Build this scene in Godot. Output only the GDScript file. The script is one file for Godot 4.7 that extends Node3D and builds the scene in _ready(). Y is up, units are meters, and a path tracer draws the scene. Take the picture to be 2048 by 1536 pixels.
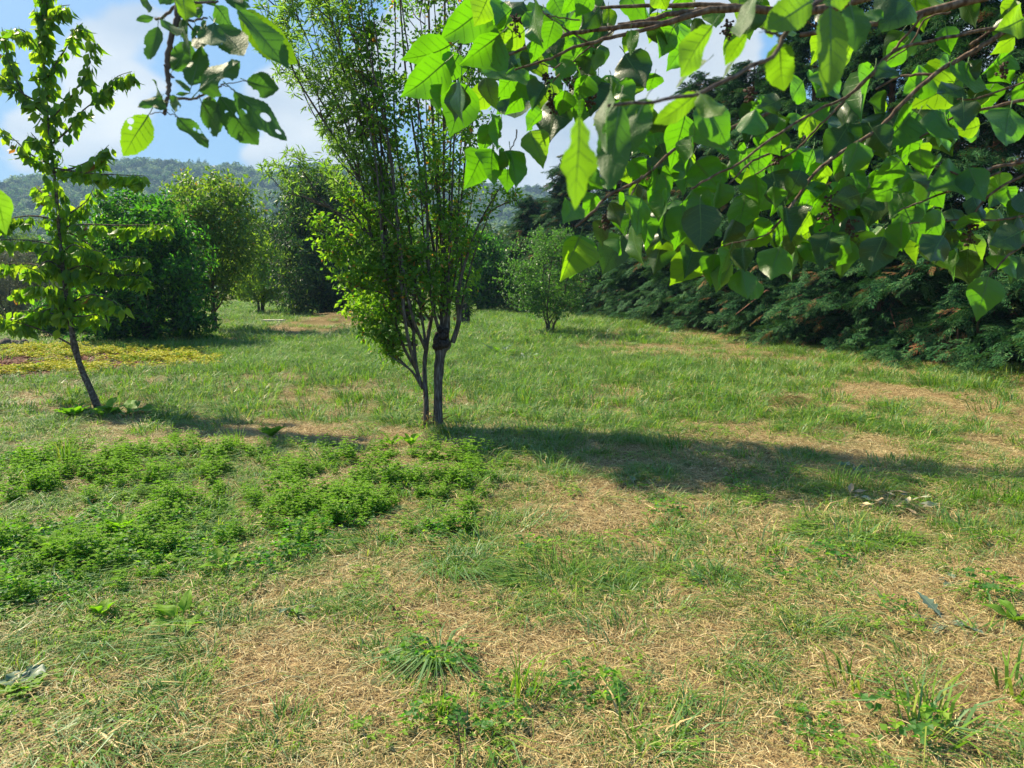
extends Node3D
# An orchard meadow under lilac and apple branches, a cherry sapling at the left, a pollarded tree in the middle,
# a cypress hedge at the right and a wooded hill far behind. Units are metres, y is up, the eye looks along -z.

const F := 1540.0
const EYE := Vector3(0, 1.6, 0)
const PITCH := 7.5
const FOV := 53.0
const TO_SUN := Vector3(-0.581, 0.705, -0.407)

var rng := RandomNumberGenerator.new()
var cam_basis := Basis(Vector3.RIGHT, deg_to_rad(-PITCH))
var wide := FastNoiseLite.new()
var fine := FastNoiseLite.new()
var lump := FastNoiseLite.new()
var mounds: Array = []
var dry_spots: Array = []
var M := {}

class Surf:
	var mat: Material
	var v := PackedVector3Array()
	var n := PackedVector3Array()
	func _init(m: Material) -> void:
		mat = m
	func tri(a: Vector3, b: Vector3, c: Vector3) -> void:
		v.append(a); v.append(b); v.append(c)
	func quad(a: Vector3, b: Vector3, c: Vector3, d: Vector3) -> void:
		v.append(a); v.append(b); v.append(c)
		v.append(a); v.append(c); v.append(d)
	func smooth_tri(a: Vector3, b: Vector3, c: Vector3, na: Vector3, nb: Vector3, nc: Vector3) -> void:
		if (b - a).cross(c - a).dot(na + nb + nc) > 0.0:
			v.append(a); v.append(c); v.append(b)
			n.append(na); n.append(nc); n.append(nb)
		else:
			v.append(a); v.append(b); v.append(c)
			n.append(na); n.append(nb); n.append(nc)


func _ready() -> void:
	rng.seed = 20240611
	# ---------------------------------------------------------------- camera, sky, sun, exposure
	var cam := Camera3D.new()
	cam.name = "camera"
	add_child(cam)
	cam.position = EYE
	cam.basis = cam_basis
	cam.fov = FOV
	cam.far = 4000.0
	cam.near = 0.05
	var lens := CameraAttributesPhysical.new()
	lens.frustum_focal_length = 12.0 / tan(deg_to_rad(FOV / 2.0))
	lens.frustum_focus_distance = 5.0
	lens.frustum_near = 0.05
	lens.frustum_far = 4000.0
	lens.exposure_aperture = 11.0
	cam.attributes = lens
	cam.fov = FOV
	cam.current = true
	var e := Environment.new()
	e.background_mode = Environment.BG_SKY
	e.sky = Sky.new()
	var sm := PanoramaSkyMaterial.new()
	sm.panorama = sky_panorama()
	e.sky.sky_material = sm
	e.background_energy_multiplier = 1.0
	e.tonemap_mode = Environment.TONE_MAPPER_LINEAR
	e.tonemap_exposure = 2.65
	e.sdfgi_enabled = true
	e.ssao_enabled = true
	e.ssil_enabled = true
	e.fog_enabled = true
	e.fog_density = 0.00036
	e.fog_light_color = Color(0.7, 0.85, 1.0)
	var we := WorldEnvironment.new()
	we.name = "environment"
	we.environment = e
	add_child(we)
	var sun := DirectionalLight3D.new()
	sun.name = "sun"
	add_child(sun)
	sun.look_at_from_position(TO_SUN * 20.0, Vector3.ZERO)
	sun.light_energy = 1.6
	sun.light_color = Color(1.0, 0.94, 0.82)
	sun.light_angular_distance = 0.5
	sun.shadow_enabled = true

	setup_fields()
	materials()
	# ---------------------------------------------------------------- large structure
	build_ground()
	build_hill()
	# ---------------------------------------------------------------- trees and shrubs
	build_background_trees()
	build_hedge()
	build_shrubs()
	build_cherry()
	build_pollard()
	build_apple()
	build_lilac()
	# ---------------------------------------------------------------- ground cover and small things
	build_grass()
	build_yellow_cover()
	build_weed_patch()
	build_small_things()


# ==================================================================== helpers
func at(px: float, py: float, depth: float) -> Vector3:
	return EYE + cam_basis * (Vector3((px - 1024.0) / F, -(py - 768.0) / F, -1.0) * depth)

func gp(px: float, py: float) -> Vector3:
	var d := cam_basis * Vector3((px - 1024.0) / F, -(py - 768.0) / F, -1.0)
	var p := EYE + d * (-EYE.y / d.y)
	p.y = height(p.x, p.z)
	return p

func depth_of(p: Vector3) -> float:
	return -(cam_basis.inverse() * (p - EYE)).z

func rf(a: float, b: float) -> float:
	return rng.randf_range(a, b)

func height(x: float, z: float) -> float:
	var h := wide.get_noise_2d(x, z) * 0.06 + fine.get_noise_2d(x, z) * 0.02
	for m in mounds:
		var q: float = pow((x - m[0]) / m[2], 2.0) + pow((z - m[1]) / m[3], 2.0)
		if q < 6.0:
			h += m[4] * exp(-q)
	return h

func dryness(x: float, z: float) -> float:
	var d := 0.45 + fine.get_noise_2d(x * 0.5 + 40.0, z * 0.5) * 0.75 + fine.get_noise_2d(x * 1.9, z * 1.9 + 90.0) * 0.95
	d += 0.07 * smoothstep(-9.0, -12.0, z)
	for s in dry_spots:
		var q: float = pow((x - s[0]) / s[2], 2.0) + pow((z - s[1]) / s[3], 2.0)
		if q < 5.0:
			d += s[4] * exp(-q)
	return clampf(d, 0.0, 1.0)

func setup_fields() -> void:
	wide.seed = 3; wide.frequency = 0.12; wide.fractal_octaves = 2
	fine.seed = 7; fine.frequency = 0.9; fine.fractal_octaves = 3
	lump.seed = 11; lump.frequency = 0.9; lump.fractal_octaves = 2
	var g := gp(692, 648)
	mounds.append([g.x, g.z, 1.5, 1.6, 0.45])
	g = gp(1580, 824)
	mounds.append([g.x, g.z, 0.22, 0.2, 0.09])
	g = gp(1300, 715)
	mounds.append([g.x, g.z, 1.2, 0.6, 0.1])
	var spots := [[560, 880, 330, 25, 0.55], [230, 885, 200, 24, 0.35], [1500, 920, 300, 40, 0.4], [1600, 822, 70, 16, 0.5], [1300, 702, 220, 16, 0.5],
		[1500, 668, 260, 18, 0.5], [1780, 705, 160, 16, 0.2], [1870, 805, 240, 45, 0.35], [692, 648, 80, 22, 1.0], [470, 765, 150, 18, 0.3], [760, 782, 120, 18, 0.4],
		[1750, 1260, 420, 220, 0.22], [1150, 990, 300, 55, 0.35], [350, 1400, 460, 140, 0.25], [1960, 1200, 200, 150, 0.3], [1000, 1330, 300, 120, 0.1], [650, 1260, 200, 60, 0.2],
		[300, 1080, 320, 120, -0.5], [90, 1150, 220, 120, -0.55], [500, 970, 430, 70, -0.3], [950, 930, 130, 60, -0.5], [1150, 765, 260, 60, -0.3], [700, 715, 300, 50, -0.6],
		[1000, 660, 220, 40, -0.5], [1100, 855, 180, 25, -0.45], [1880, 935, 200, 35, -0.45], [1650, 985, 130, 25, -0.25], [2000, 1050, 160, 60, -0.55], [1500, 1300, 150, 50, -0.2],
		[1265, 735, 70, 22, -0.8], [1090, 1160, 130, 36, -0.5], [920, 1130, 70, 28, -0.45], [1310, 880, 150, 25, -0.3], [560, 690, 250, 30, -0.5], [1650, 840, 300, 30, -0.25],
		[1450, 760, 300, 30, -0.15], [1500, 640, 120, 12, -0.2], [1450, 690, 80, 8, -0.3], [620, 860, 900, 12, 0.15]]
	for s in spots:
		var p := gp(s[0], s[1])
		var d := depth_of(p)
		dry_spots.append([p.x, p.z, s[2] * d / F, s[3] * d * d / (F * 1.6), s[4]])

func leaf_mat(called: String, alb: Vector3, through := Vector3.ZERO, rough := 0.5, spec := 0.4) -> StandardMaterial3D:
	var m := StandardMaterial3D.new()
	m.resource_name = called
	m.albedo_color = Color(alb.x, alb.y, alb.z).linear_to_srgb()
	m.roughness = rough
	m.metallic_specular = spec
	m.cull_mode = BaseMaterial3D.CULL_DISABLED
	if through != Vector3.ZERO:
		m.backlight_enabled = true
		m.backlight = Color(through.x * 2.0, through.y * 2.0, through.z * 2.0).linear_to_srgb()
	M[called] = m
	return m

func ramp_image(size: int, freq: float, stretch: Vector2, cols: Array, seed_: int, octaves := 5) -> ImageTexture:
	var nz := FastNoiseLite.new()
	nz.seed = seed_
	nz.frequency = freq
	nz.fractal_octaves = octaves
	var im := Image.create_empty(size, size, false, Image.FORMAT_RGB8)
	for y in size:
		for x in size:
			var a := TAU * x / size
			var b := TAU * y / size
			var k := nz.get_noise_3d(cos(a) * size * stretch.x / TAU, sin(a) * size * stretch.x / TAU, 0.0) if false else nz.get_noise_2d(x * stretch.x, y * stretch.y)
			var k2 := nz.get_noise_2d((x - size) * stretch.x, y * stretch.y)
			var w := smoothstep(0.8, 1.0, float(x) / size)
			k = lerpf(k, k2, w)
			var k3 := nz.get_noise_2d(x * stretch.x, (y - size) * stretch.y)
			k = lerpf(k, k3, smoothstep(0.8, 1.0, float(y) / size))
			k = clampf(k * 0.9 + 0.5 + b * 0.0, 0.0, 0.999) * (cols.size() - 1)
			var i := int(k)
			im.set_pixel(x, y, (cols[i] as Color).lerp(cols[i + 1], k - i).linear_to_srgb())
	return ImageTexture.create_from_image(im)

func bark_mat(called: String, cols: Array, seed_: int, scale := Vector3(3, 1.0, 3), relief := 0.6) -> StandardMaterial3D:
	var m := StandardMaterial3D.new()
	m.resource_name = called
	m.albedo_texture = ramp_image(192, 0.045, Vector2(1.6, 0.7), cols, seed_)
	m.heightmap_enabled = true
	m.heightmap_texture = m.albedo_texture
	m.heightmap_scale = relief
	m.uv1_triplanar = true
	m.uv1_scale = scale
	m.roughness = 0.9
	m.metallic_specular = 0.2
	M[called] = m
	return m

func materials() -> void:
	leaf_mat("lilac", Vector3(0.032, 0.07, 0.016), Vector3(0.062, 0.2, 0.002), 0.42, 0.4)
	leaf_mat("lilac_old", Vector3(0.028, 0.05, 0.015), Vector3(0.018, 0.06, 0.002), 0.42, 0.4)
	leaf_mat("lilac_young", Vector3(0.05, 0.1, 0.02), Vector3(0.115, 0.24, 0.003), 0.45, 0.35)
	leaf_mat("lilac_rib", Vector3(0.09, 0.16, 0.05), Vector3(0.03, 0.09, 0.005), 0.5, 0.3)
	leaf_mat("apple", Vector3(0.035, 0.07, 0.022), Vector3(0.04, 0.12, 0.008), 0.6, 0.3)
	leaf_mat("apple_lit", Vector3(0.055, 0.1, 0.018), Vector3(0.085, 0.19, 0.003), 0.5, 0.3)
	leaf_mat("apple_yellow", Vector3(0.3, 0.22, 0.03), Vector3(0.25, 0.19, 0.01), 0.5)
	leaf_mat("apple_rib", Vector3(0.1, 0.17, 0.06), Vector3(0.03, 0.07, 0.006), 0.5, 0.3)
	leaf_mat("cherry_a", Vector3(0.055, 0.11, 0.018), Vector3(0.15, 0.29, 0.006), 0.5, 0.3)
	leaf_mat("cherry_b", Vector3(0.042, 0.09, 0.016), Vector3(0.1, 0.23, 0.006), 0.5, 0.3)
	leaf_mat("cherry_c", Vector3(0.09, 0.15, 0.02), Vector3(0.22, 0.34, 0.008), 0.5, 0.3)
	leaf_mat("cherry_red", Vector3(0.2, 0.08, 0.03), Vector3(0.22, 0.1, 0.01), 0.45)
	leaf_mat("poll_a", Vector3(0.06, 0.125, 0.018), Vector3(0.1, 0.235, 0.007), 0.52, 0.28)
	leaf_mat("poll_b", Vector3(0.045, 0.095, 0.015), Vector3(0.075, 0.185, 0.006), 0.52, 0.28)
	leaf_mat("poll_c", Vector3(0.1, 0.165, 0.022), Vector3(0.16, 0.28, 0.01), 0.52, 0.28)
	leaf_mat("poll_red", Vector3(0.3, 0.14, 0.02), Vector3(0.25, 0.12, 0.01), 0.5)
	leaf_mat("willow_a", Vector3(0.09, 0.15, 0.035), Vector3(0.14, 0.25, 0.025), 0.5, 0.3)
	leaf_mat("willow_b", Vector3(0.06, 0.11, 0.025), Vector3(0.09, 0.19, 0.015), 0.5, 0.3)
	leaf_mat("bush_a", Vector3(0.035, 0.095, 0.018), Vector3(0.045, 0.17, 0.006), 0.55, 0.3)
	leaf_mat("bush_b", Vector3(0.016, 0.042, 0.01), Vector3(0.012, 0.055, 0.003), 0.55, 0.3)
	leaf_mat("gold_a", Vector3(0.095, 0.155, 0.022), Vector3(0.12, 0.2, 0.01), 0.55, 0.3)
	leaf_mat("gold_b", Vector3(0.05, 0.09, 0.016), Vector3(0.055, 0.125, 0.006), 0.55, 0.3)
	leaf_mat("gold_tip", Vector3(0.3, 0.2, 0.04), Vector3(0.2, 0.12, 0.01), 0.55)
	leaf_mat("yew_a", Vector3(0.03, 0.075, 0.022), Vector3(0.02, 0.06, 0.006), 0.5, 0.35)
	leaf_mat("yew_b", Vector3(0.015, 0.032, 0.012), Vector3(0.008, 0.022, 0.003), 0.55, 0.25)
	leaf_mat("olive_a", Vector3(0.16, 0.17, 0.11), Vector3(0.04, 0.05, 0.02), 0.55)
	leaf_mat("olive_b", Vector3(0.1, 0.1, 0.07), Vector3(0.03, 0.035, 0.015), 0.55)
	leaf_mat("hazel_a", Vector3(0.05, 0.11, 0.03), Vector3(0.06, 0.16, 0.013), 0.5, 0.35)
	leaf_mat("hazel_b", Vector3(0.03, 0.07, 0.02), Vector3(0.035, 0.1, 0.008), 0.5, 0.35)
	leaf_mat("cypress_a", Vector3(0.03, 0.105, 0.034), Vector3(0.012, 0.04, 0.008), 0.6, 0.15)
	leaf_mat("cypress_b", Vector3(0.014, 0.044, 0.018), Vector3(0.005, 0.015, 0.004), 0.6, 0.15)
	leaf_mat("cypress_c", Vector3(0.075, 0.15, 0.05), Vector3(0.025, 0.045, 0.01), 0.6, 0.15)
	leaf_mat("cypress_dead", Vector3(0.2, 0.1, 0.045), Vector3(0.02, 0.01, 0.004), 0.8, 0.2)
	leaf_mat("far_a", Vector3(0.06, 0.1, 0.025), Vector3(0.05, 0.1, 0.01), 0.6, 0.25)
	leaf_mat("far_b", Vector3(0.035, 0.065, 0.02), Vector3(0.02, 0.05, 0.007), 0.6, 0.25)
	leaf_mat("far_c", Vector3(0.09, 0.115, 0.035), Vector3(0.05, 0.085, 0.012), 0.6, 0.25)
	leaf_mat("wood_a", Vector3(0.065, 0.125, 0.042), Vector3(0.03, 0.07, 0.012), 0.8, 0.2)
	leaf_mat("wood_b", Vector3(0.13, 0.19, 0.075), Vector3(0.05, 0.08, 0.02), 0.8, 0.2)
	leaf_mat("wood_c", Vector3(0.028, 0.06, 0.022), Vector3(0.01, 0.025, 0.006), 0.8, 0.2)
	leaf_mat("grass_a", Vector3(0.088, 0.17, 0.017), Vector3(0.072, 0.15, 0.006), 0.52, 0.28)
	leaf_mat("grass_b", Vector3(0.048, 0.108, 0.017), Vector3(0.04, 0.1, 0.006), 0.52, 0.28)
	leaf_mat("grass_c", Vector3(0.19, 0.23, 0.04), Vector3(0.12, 0.165, 0.012), 0.52, 0.28)
	leaf_mat("grass_blue", Vector3(0.095, 0.175, 0.06), Vector3(0.05, 0.11, 0.025), 0.48, 0.36)
	leaf_mat("straw_a", Vector3(0.4, 0.3, 0.13), Vector3.ZERO, 0.65, 0.3)
	leaf_mat("straw_b", Vector3(0.27, 0.185, 0.075), Vector3.ZERO, 0.75, 0.25)
	leaf_mat("straw_c", Vector3(0.52, 0.43, 0.23), Vector3.ZERO, 0.55, 0.3)
	leaf_mat("straw_d", Vector3(0.15, 0.095, 0.045), Vector3.ZERO, 0.8, 0.3)
	leaf_mat("hay_green", Vector3(0.17, 0.19, 0.075), Vector3(0.04, 0.05, 0.01), 0.55)
	leaf_mat("weed_a", Vector3(0.11, 0.2, 0.018), Vector3(0.09, 0.21, 0.005), 0.58, 0.22)
	leaf_mat("weed_b", Vector3(0.075, 0.155, 0.016), Vector3(0.055, 0.14, 0.005), 0.58, 0.22)
	leaf_mat("weed_c", Vector3(0.15, 0.23, 0.028), Vector3(0.12, 0.25, 0.01), 0.58, 0.22)
	leaf_mat("thistle", Vector3(0.085, 0.13, 0.085), Vector3(0.025, 0.05, 0.02), 0.5)
	leaf_mat("thistle_rib", Vector3(0.25, 0.3, 0.2), Vector3.ZERO, 0.6)
	leaf_mat("wilted", Vector3(0.3, 0.31, 0.2), Vector3(0.05, 0.05, 0.02), 0.6)
	leaf_mat("dead_leaf", Vector3(0.33, 0.24, 0.13), Vector3.ZERO, 0.7)
	leaf_mat("gold_cover", Vector3(0.42, 0.36, 0.012), Vector3(0.1, 0.11, 0.003), 0.6, 0.25)
	leaf_mat("gold_cover_b", Vector3(0.24, 0.27, 0.02), Vector3(0.05, 0.08, 0.003), 0.6, 0.25)
	leaf_mat("red_mulch", Vector3(0.17, 0.065, 0.035), Vector3.ZERO, 0.9)
	leaf_mat("red_mulch_b", Vector3(0.1, 0.04, 0.025), Vector3.ZERO, 0.9)
	leaf_mat("twig", Vector3(0.13, 0.09, 0.06), Vector3.ZERO, 0.8)
	leaf_mat("twig_green", Vector3(0.1, 0.13, 0.04), Vector3.ZERO, 0.6)
	leaf_mat("seed", Vector3(0.06, 0.035, 0.022), Vector3.ZERO, 0.8)
	leaf_mat("clover_head", Vector3(0.6, 0.58, 0.5), Vector3(0.1, 0.1, 0.08), 0.7)
	bark_mat("bark_dark", [Color(0.02, 0.016, 0.013), Color(0.07, 0.055, 0.042), Color(0.12, 0.1, 0.08), Color(0.2, 0.18, 0.15)], 21, Vector3(3, 1.1, 3), 1.0)
	for k in ["lilac", "lilac_old", "lilac_young", "apple", "apple_lit"]:
		var lm: StandardMaterial3D = M[k]
		lm.heightmap_enabled = true
		lm.heightmap_texture = blister()
		lm.heightmap_scale = 0.045
		lm.uv1_triplanar = true
		lm.uv1_scale = Vector3(1.6, 1.6, 1.6)
	bark_mat("burr", [Color(0.01, 0.008, 0.007), Color(0.025, 0.02, 0.017), Color(0.05, 0.04, 0.033), Color(0.08, 0.065, 0.05)], 27, Vector3(5, 5, 5), 1.0)
	bark_mat("bark_cherry", [Color(0.025, 0.016, 0.012), Color(0.07, 0.05, 0.036), Color(0.13, 0.1, 0.075), Color(0.24, 0.21, 0.17)], 22, Vector3(2, 4, 2), 0.5)
	bark_mat("bark_lilac", [Color(0.04, 0.025, 0.017), Color(0.1, 0.065, 0.045), Color(0.17, 0.12, 0.085), Color(0.28, 0.22, 0.17)], 23, Vector3(6, 6, 6), 0.2)
	bark_mat("bark_apple", [Color(0.04, 0.03, 0.028), Color(0.09, 0.07, 0.06), Color(0.15, 0.12, 0.1), Color(0.22, 0.19, 0.16)], 24, Vector3(8, 5, 8), 0.25)
	bark_mat("bark_red", [Color(0.07, 0.03, 0.02), Color(0.17, 0.08, 0.05), Color(0.25, 0.13, 0.085), Color(0.32, 0.2, 0.14)], 25, Vector3(2, 0.6, 2), 1.0)
	bark_mat("stone", [Color(0.25, 0.22, 0.17), Color(0.36, 0.32, 0.26), Color(0.45, 0.41, 0.34), Color(0.5, 0.47, 0.4)], 26, Vector3(1, 1, 1), 0.5)

var blister_map: ImageTexture
func blister() -> ImageTexture:
	# the puckered relief of a leaf between its veins
	if blister_map == null:
		blister_map = ramp_image(128, 0.09, Vector2(1, 1), [Color.BLACK, Color(0.3, 0.3, 0.3), Color(0.7, 0.7, 0.7), Color.WHITE], 41, 3)
	return blister_map

func mesh_of(surfs: Array) -> ArrayMesh:
	var m := ArrayMesh.new()
	for s in surfs:
		if s.v.size() == 0:
			continue
		var a := []
		a.resize(Mesh.ARRAY_MAX)
		a[Mesh.ARRAY_VERTEX] = s.v
		if s.n.size() == s.v.size():
			a[Mesh.ARRAY_NORMAL] = s.n
		m.add_surface_from_arrays(Mesh.PRIMITIVE_TRIANGLES, a)
		m.surface_set_material(m.get_surface_count() - 1, s.mat)
	return m

func surfs_of(names: Array) -> Array:
	var out := []
	for n in names:
		out.append(Surf.new(M[n]))
	return out

func tube(s: Surf, pts: Array, radii: Array, sides := 8, knobbly := 0.0) -> void:
	var rings := []
	var norms := []
	var side := Vector3.RIGHT
	for i in pts.size():
		var p: Vector3 = pts[i]
		var dir: Vector3 = ((pts[mini(i + 1, pts.size() - 1)] as Vector3) - (pts[maxi(i - 1, 0)] as Vector3)).normalized()
		side = (side - dir * side.dot(dir))
		if side.length() < 0.05:
			side = dir.cross(Vector3.FORWARD) if absf(dir.z) < 0.9 else dir.cross(Vector3.UP)
		side = side.normalized()
		var up := dir.cross(side)
		var ring := PackedVector3Array()
		var nr := PackedVector3Array()
		for k in sides:
			var a := TAU * k / sides
			var o := side * cos(a) + up * sin(a)
			var r: float = radii[i]
			if knobbly > 0.0:
				r *= 1.0 + knobbly * lump.get_noise_3d(p.x * 9.0 + o.x * 2.0, p.y * 9.0 + o.y * 2.0, p.z * 9.0 + o.z * 2.0)
			ring.append(p + o * r)
			nr.append(o)
		rings.append(ring)
		norms.append(nr)
	for i in pts.size() - 1:
		for k in sides:
			var j := (k + 1) % sides
			s.smooth_tri(rings[i][k], rings[i][j], rings[i + 1][j], norms[i][k], norms[i][j], norms[i + 1][j])
			s.smooth_tri(rings[i][k], rings[i + 1][j], rings[i + 1][k], norms[i][k], norms[i + 1][j], norms[i + 1][k])
	var last := pts.size() - 1
	var end_n: Vector3 = ((pts[last] as Vector3) - (pts[last - 1] as Vector3)).normalized()
	for k in range(1, sides - 1):
		s.smooth_tri(rings[last][0], rings[last][k], rings[last][k + 1], end_n, end_n, end_n)

func curve_pts(pts: Array, per := 4) -> Array:
	var out := []
	for i in pts.size() - 1:
		var a: Vector3 = pts[maxi(i - 1, 0)]
		var b: Vector3 = pts[i]
		var c: Vector3 = pts[i + 1]
		var d: Vector3 = pts[mini(i + 2, pts.size() - 1)]
		for k in per:
			out.append(b.cubic_interpolate(c, a, d, float(k) / per))
	out.append(pts[-1])
	return out

func taper(n: int, r0: float, r1: float) -> Array:
	var out := []
	for i in n:
		out.append(lerpf(r0, r1, float(i) / maxf(1, n - 1)))
	return out

func part(called: String, mesh: Mesh, parent: Node, kind := "") -> MeshInstance3D:
	var o := MeshInstance3D.new()
	o.name = called
	o.mesh = mesh
	parent.add_child(o, true)
	if kind:
		o.set_meta("kind", kind)
	return o

func numbered(called: String) -> String:
	if not has_node(called):
		return called
	var i := 1
	while has_node("%s_%03d" % [called, i]):
		i += 1
	return "%s_%03d" % [called, i]

func tag(o: Node, label: String, category: String, group := "", kind := "") -> Node:
	o.set_meta("label", label)
	if category:
		o.set_meta("category", category)
	if group:
		o.set_meta("group", group)
	if kind:
		o.set_meta("kind", kind)
	return o

func thing(called: String, label: String, category: String, where: Vector3, group := "") -> Node3D:
	var o := Node3D.new()
	o.name = numbered(called)
	add_child(o)
	o.position = where
	tag(o, label, category, group)
	return o

func scatter(called: String, meshes: Array, places: Array, parent: Node, kind := "") -> void:
	# places[k] is the list of transforms of meshes[k]
	var nodes := 0
	for k in meshes.size():
		if places[k].is_empty():
			continue
		var mm := MultiMesh.new()
		mm.transform_format = MultiMesh.TRANSFORM_3D
		mm.mesh = meshes[k]
		mm.instance_count = places[k].size()
		for i in places[k].size():
			mm.set_instance_transform(i, places[k][i])
		var o := MultiMeshInstance3D.new()
		o.multimesh = mm
		o.name = called if nodes == 0 else "%s_%03d" % [called, nodes]
		nodes += 1
		parent.add_child(o, true)
		if kind:
			o.set_meta("kind", kind)

func lists(n: int) -> Array:
	var out := []
	for i in n:
		out.append([])
	return out

func grow_basis(y: Vector3, roll: float) -> Basis:
	y = y.normalized()
	var x := y.cross(Vector3(0.31, 0.2, 0.93)).normalized()
	x = x.rotated(y, roll)
	return Basis(x, y, x.cross(y))

func rand_dir() -> Vector3:
	var z := rf(-1, 1)
	var a := rf(0, TAU)
	var r := sqrt(1.0 - z * z)
	return Vector3(r * cos(a), z, r * sin(a))

# ==================================================================== leaf and clump meshes
func small_leaf(s: Surf, base: Vector3, axis: Vector3, normal: Vector3, l: float, w: float, fold := 0.25, bend := 0.15) -> void:
	var side := axis.cross(normal).normalized()
	normal = side.cross(axis).normalized()
	var mid := base + axis * l * 0.42
	var tip := base + axis * l - normal * l * bend
	var a := mid + side * w * 0.5 + normal * w * fold
	var b := mid - side * w * 0.5 + normal * w * fold
	s.tri(base, a, tip)
	s.tri(base, tip, b)

func leaf_clump(names: Array, odds: Array, n: int, twig_len: float, l: float, w: float, droop: float, spread := 1.0, twig_mat := "twig") -> ArrayMesh:
	var ss := surfs_of(names)
	var tw := Surf.new(M[twig_mat])
	var bend := Vector3(rf(-0.2, 0.2), 1, rf(-0.2, 0.2)).normalized()
	var tip := bend * twig_len
	var r := twig_len * 0.012
	for k in 3:
		var a := TAU * k / 3.0
		var b := TAU * (k + 1) / 3.0
		tw.tri(Vector3(cos(a), 0, sin(a)) * r, Vector3(cos(b), 0, sin(b)) * r, tip)
	for i in n:
		var t := rf(0.08, 1.0)
		var p := bend * twig_len * t
		var a := rf(0, TAU)
		var out := Vector3(cos(a), 0, sin(a))
		p += out * rf(0.0, 0.22) * twig_len * spread
		var axis := (out * rf(0.5, 1.1) + Vector3.UP * rf(-0.1, 0.9) - Vector3.UP * droop).normalized()
		var nrm := (Vector3.UP * rf(0.2, 1.0) + rand_dir() * 0.8).normalized()
		var pick := rng.randf()
		var k := 0
		while k < odds.size() - 1 and pick > odds[k]:
			pick -= odds[k]
			k += 1
		var sc := rf(0.65, 1.15)
		small_leaf(ss[k], p, axis, nrm, l * sc, w * sc, rf(0.1, 0.35), rf(0.0, 0.35))
	ss.append(tw)
	return mesh_of(ss)

func clumps(k: int, names: Array, odds: Array, n: int, twig_len: float, l: float, w: float, droop: float, spread := 1.0) -> Array:
	var out := []
	for i in k:
		out.append(leaf_clump(names, odds, n, twig_len, l, w, droop, spread))
	return out

func spray(names: Array, odds: Array, length: float) -> ArrayMesh:
	# one feathery cypress spray along +Y, flat in X, drooping towards -Z
	var ss := surfs_of(names)
	var steps := 13
	for i in steps:
		var t := (i + 0.6) / steps
		var y := t * length
		var z := -0.22 * length * t * t
		for side in [-1.0, 1.0]:
			var reach: float = length * (0.42 * (1.0 - t) + 0.07) * rf(0.75, 1.2)
			var dir := Vector3(side * 0.75, 0.7 + rf(-0.12, 0.12), -0.25 + rf(-0.3, 0.3)).normalized()
			var p := Vector3(0, y, z)
			var n_sub := 4
			for j in n_sub:
				var u := (j + 0.3) / n_sub
				var q := p + dir * reach * u + Vector3(0, 0, -0.25 * reach * u * u)
				var pick := rng.randf()
				var k := 0
				while k < odds.size() - 1 and pick > odds[k]:
					pick -= odds[k]
					k += 1
				for twice in 2:
					var d2 := (dir + Vector3(rf(-0.7, 0.7), rf(-0.2, 0.8), rf(-0.5, 0.35))).normalized()
					var l2 := length * rf(0.09, 0.16)
					var wv := d2.cross(Vector3(rf(-0.3, 0.3), rf(-0.3, 0.3), 1)).normalized() * length * 0.019
					(ss[k] as Surf).tri(q - wv, q + wv, q + d2 * l2)
	return mesh_of(ss)

func prof_at(prof: Array, t: float) -> float:
	for i in range(1, prof.size()):
		if t <= prof[i][0]:
			var a: Array = prof[i - 1]
			var b: Array = prof[i]
			var u: float = (t - a[0]) / (b[0] - a[0])
			u = u * u * (3.0 - 2.0 * u) if i > 1 and i < prof.size() - 1 else u
			return lerpf(a[1], b[1], u)
	return 0.0

const LILAC := [[0.0, 0.0], [0.03, 0.17], [0.12, 0.33], [0.28, 0.415], [0.45, 0.39], [0.62, 0.29], [0.78, 0.165], [0.9, 0.06], [1.0, 0.0]]
const APPLE := [[0.0, 0.0], [0.07, 0.12], [0.2, 0.24], [0.4, 0.315], [0.6, 0.31], [0.8, 0.22], [0.93, 0.09], [1.0, 0.0]]
const CHERRY := [[0.0, 0.0], [0.1, 0.13], [0.3, 0.235], [0.5, 0.25], [0.7, 0.18], [0.87, 0.07], [1.0, 0.0]]
const DOCK := [[0.0, 0.015], [0.15, 0.03], [0.25, 0.12], [0.4, 0.19], [0.6, 0.2], [0.8, 0.14], [0.95, 0.04], [1.0, 0.0]]
const OAKISH := [[0.0, 0.0], [0.06, 0.12], [0.17, 0.26], [0.3, 0.2], [0.42, 0.33], [0.55, 0.37], [0.66, 0.24], [0.8, 0.24], [0.93, 0.1], [1.0, 0.0]]
const THISTLE := [[0.0, 0.02], [0.12, 0.04], [0.2, 0.13], [0.28, 0.06], [0.38, 0.18], [0.46, 0.08], [0.56, 0.2], [0.64, 0.09], [0.74, 0.16], [0.82, 0.06], [0.9, 0.08], [1.0, 0.0]]

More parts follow.
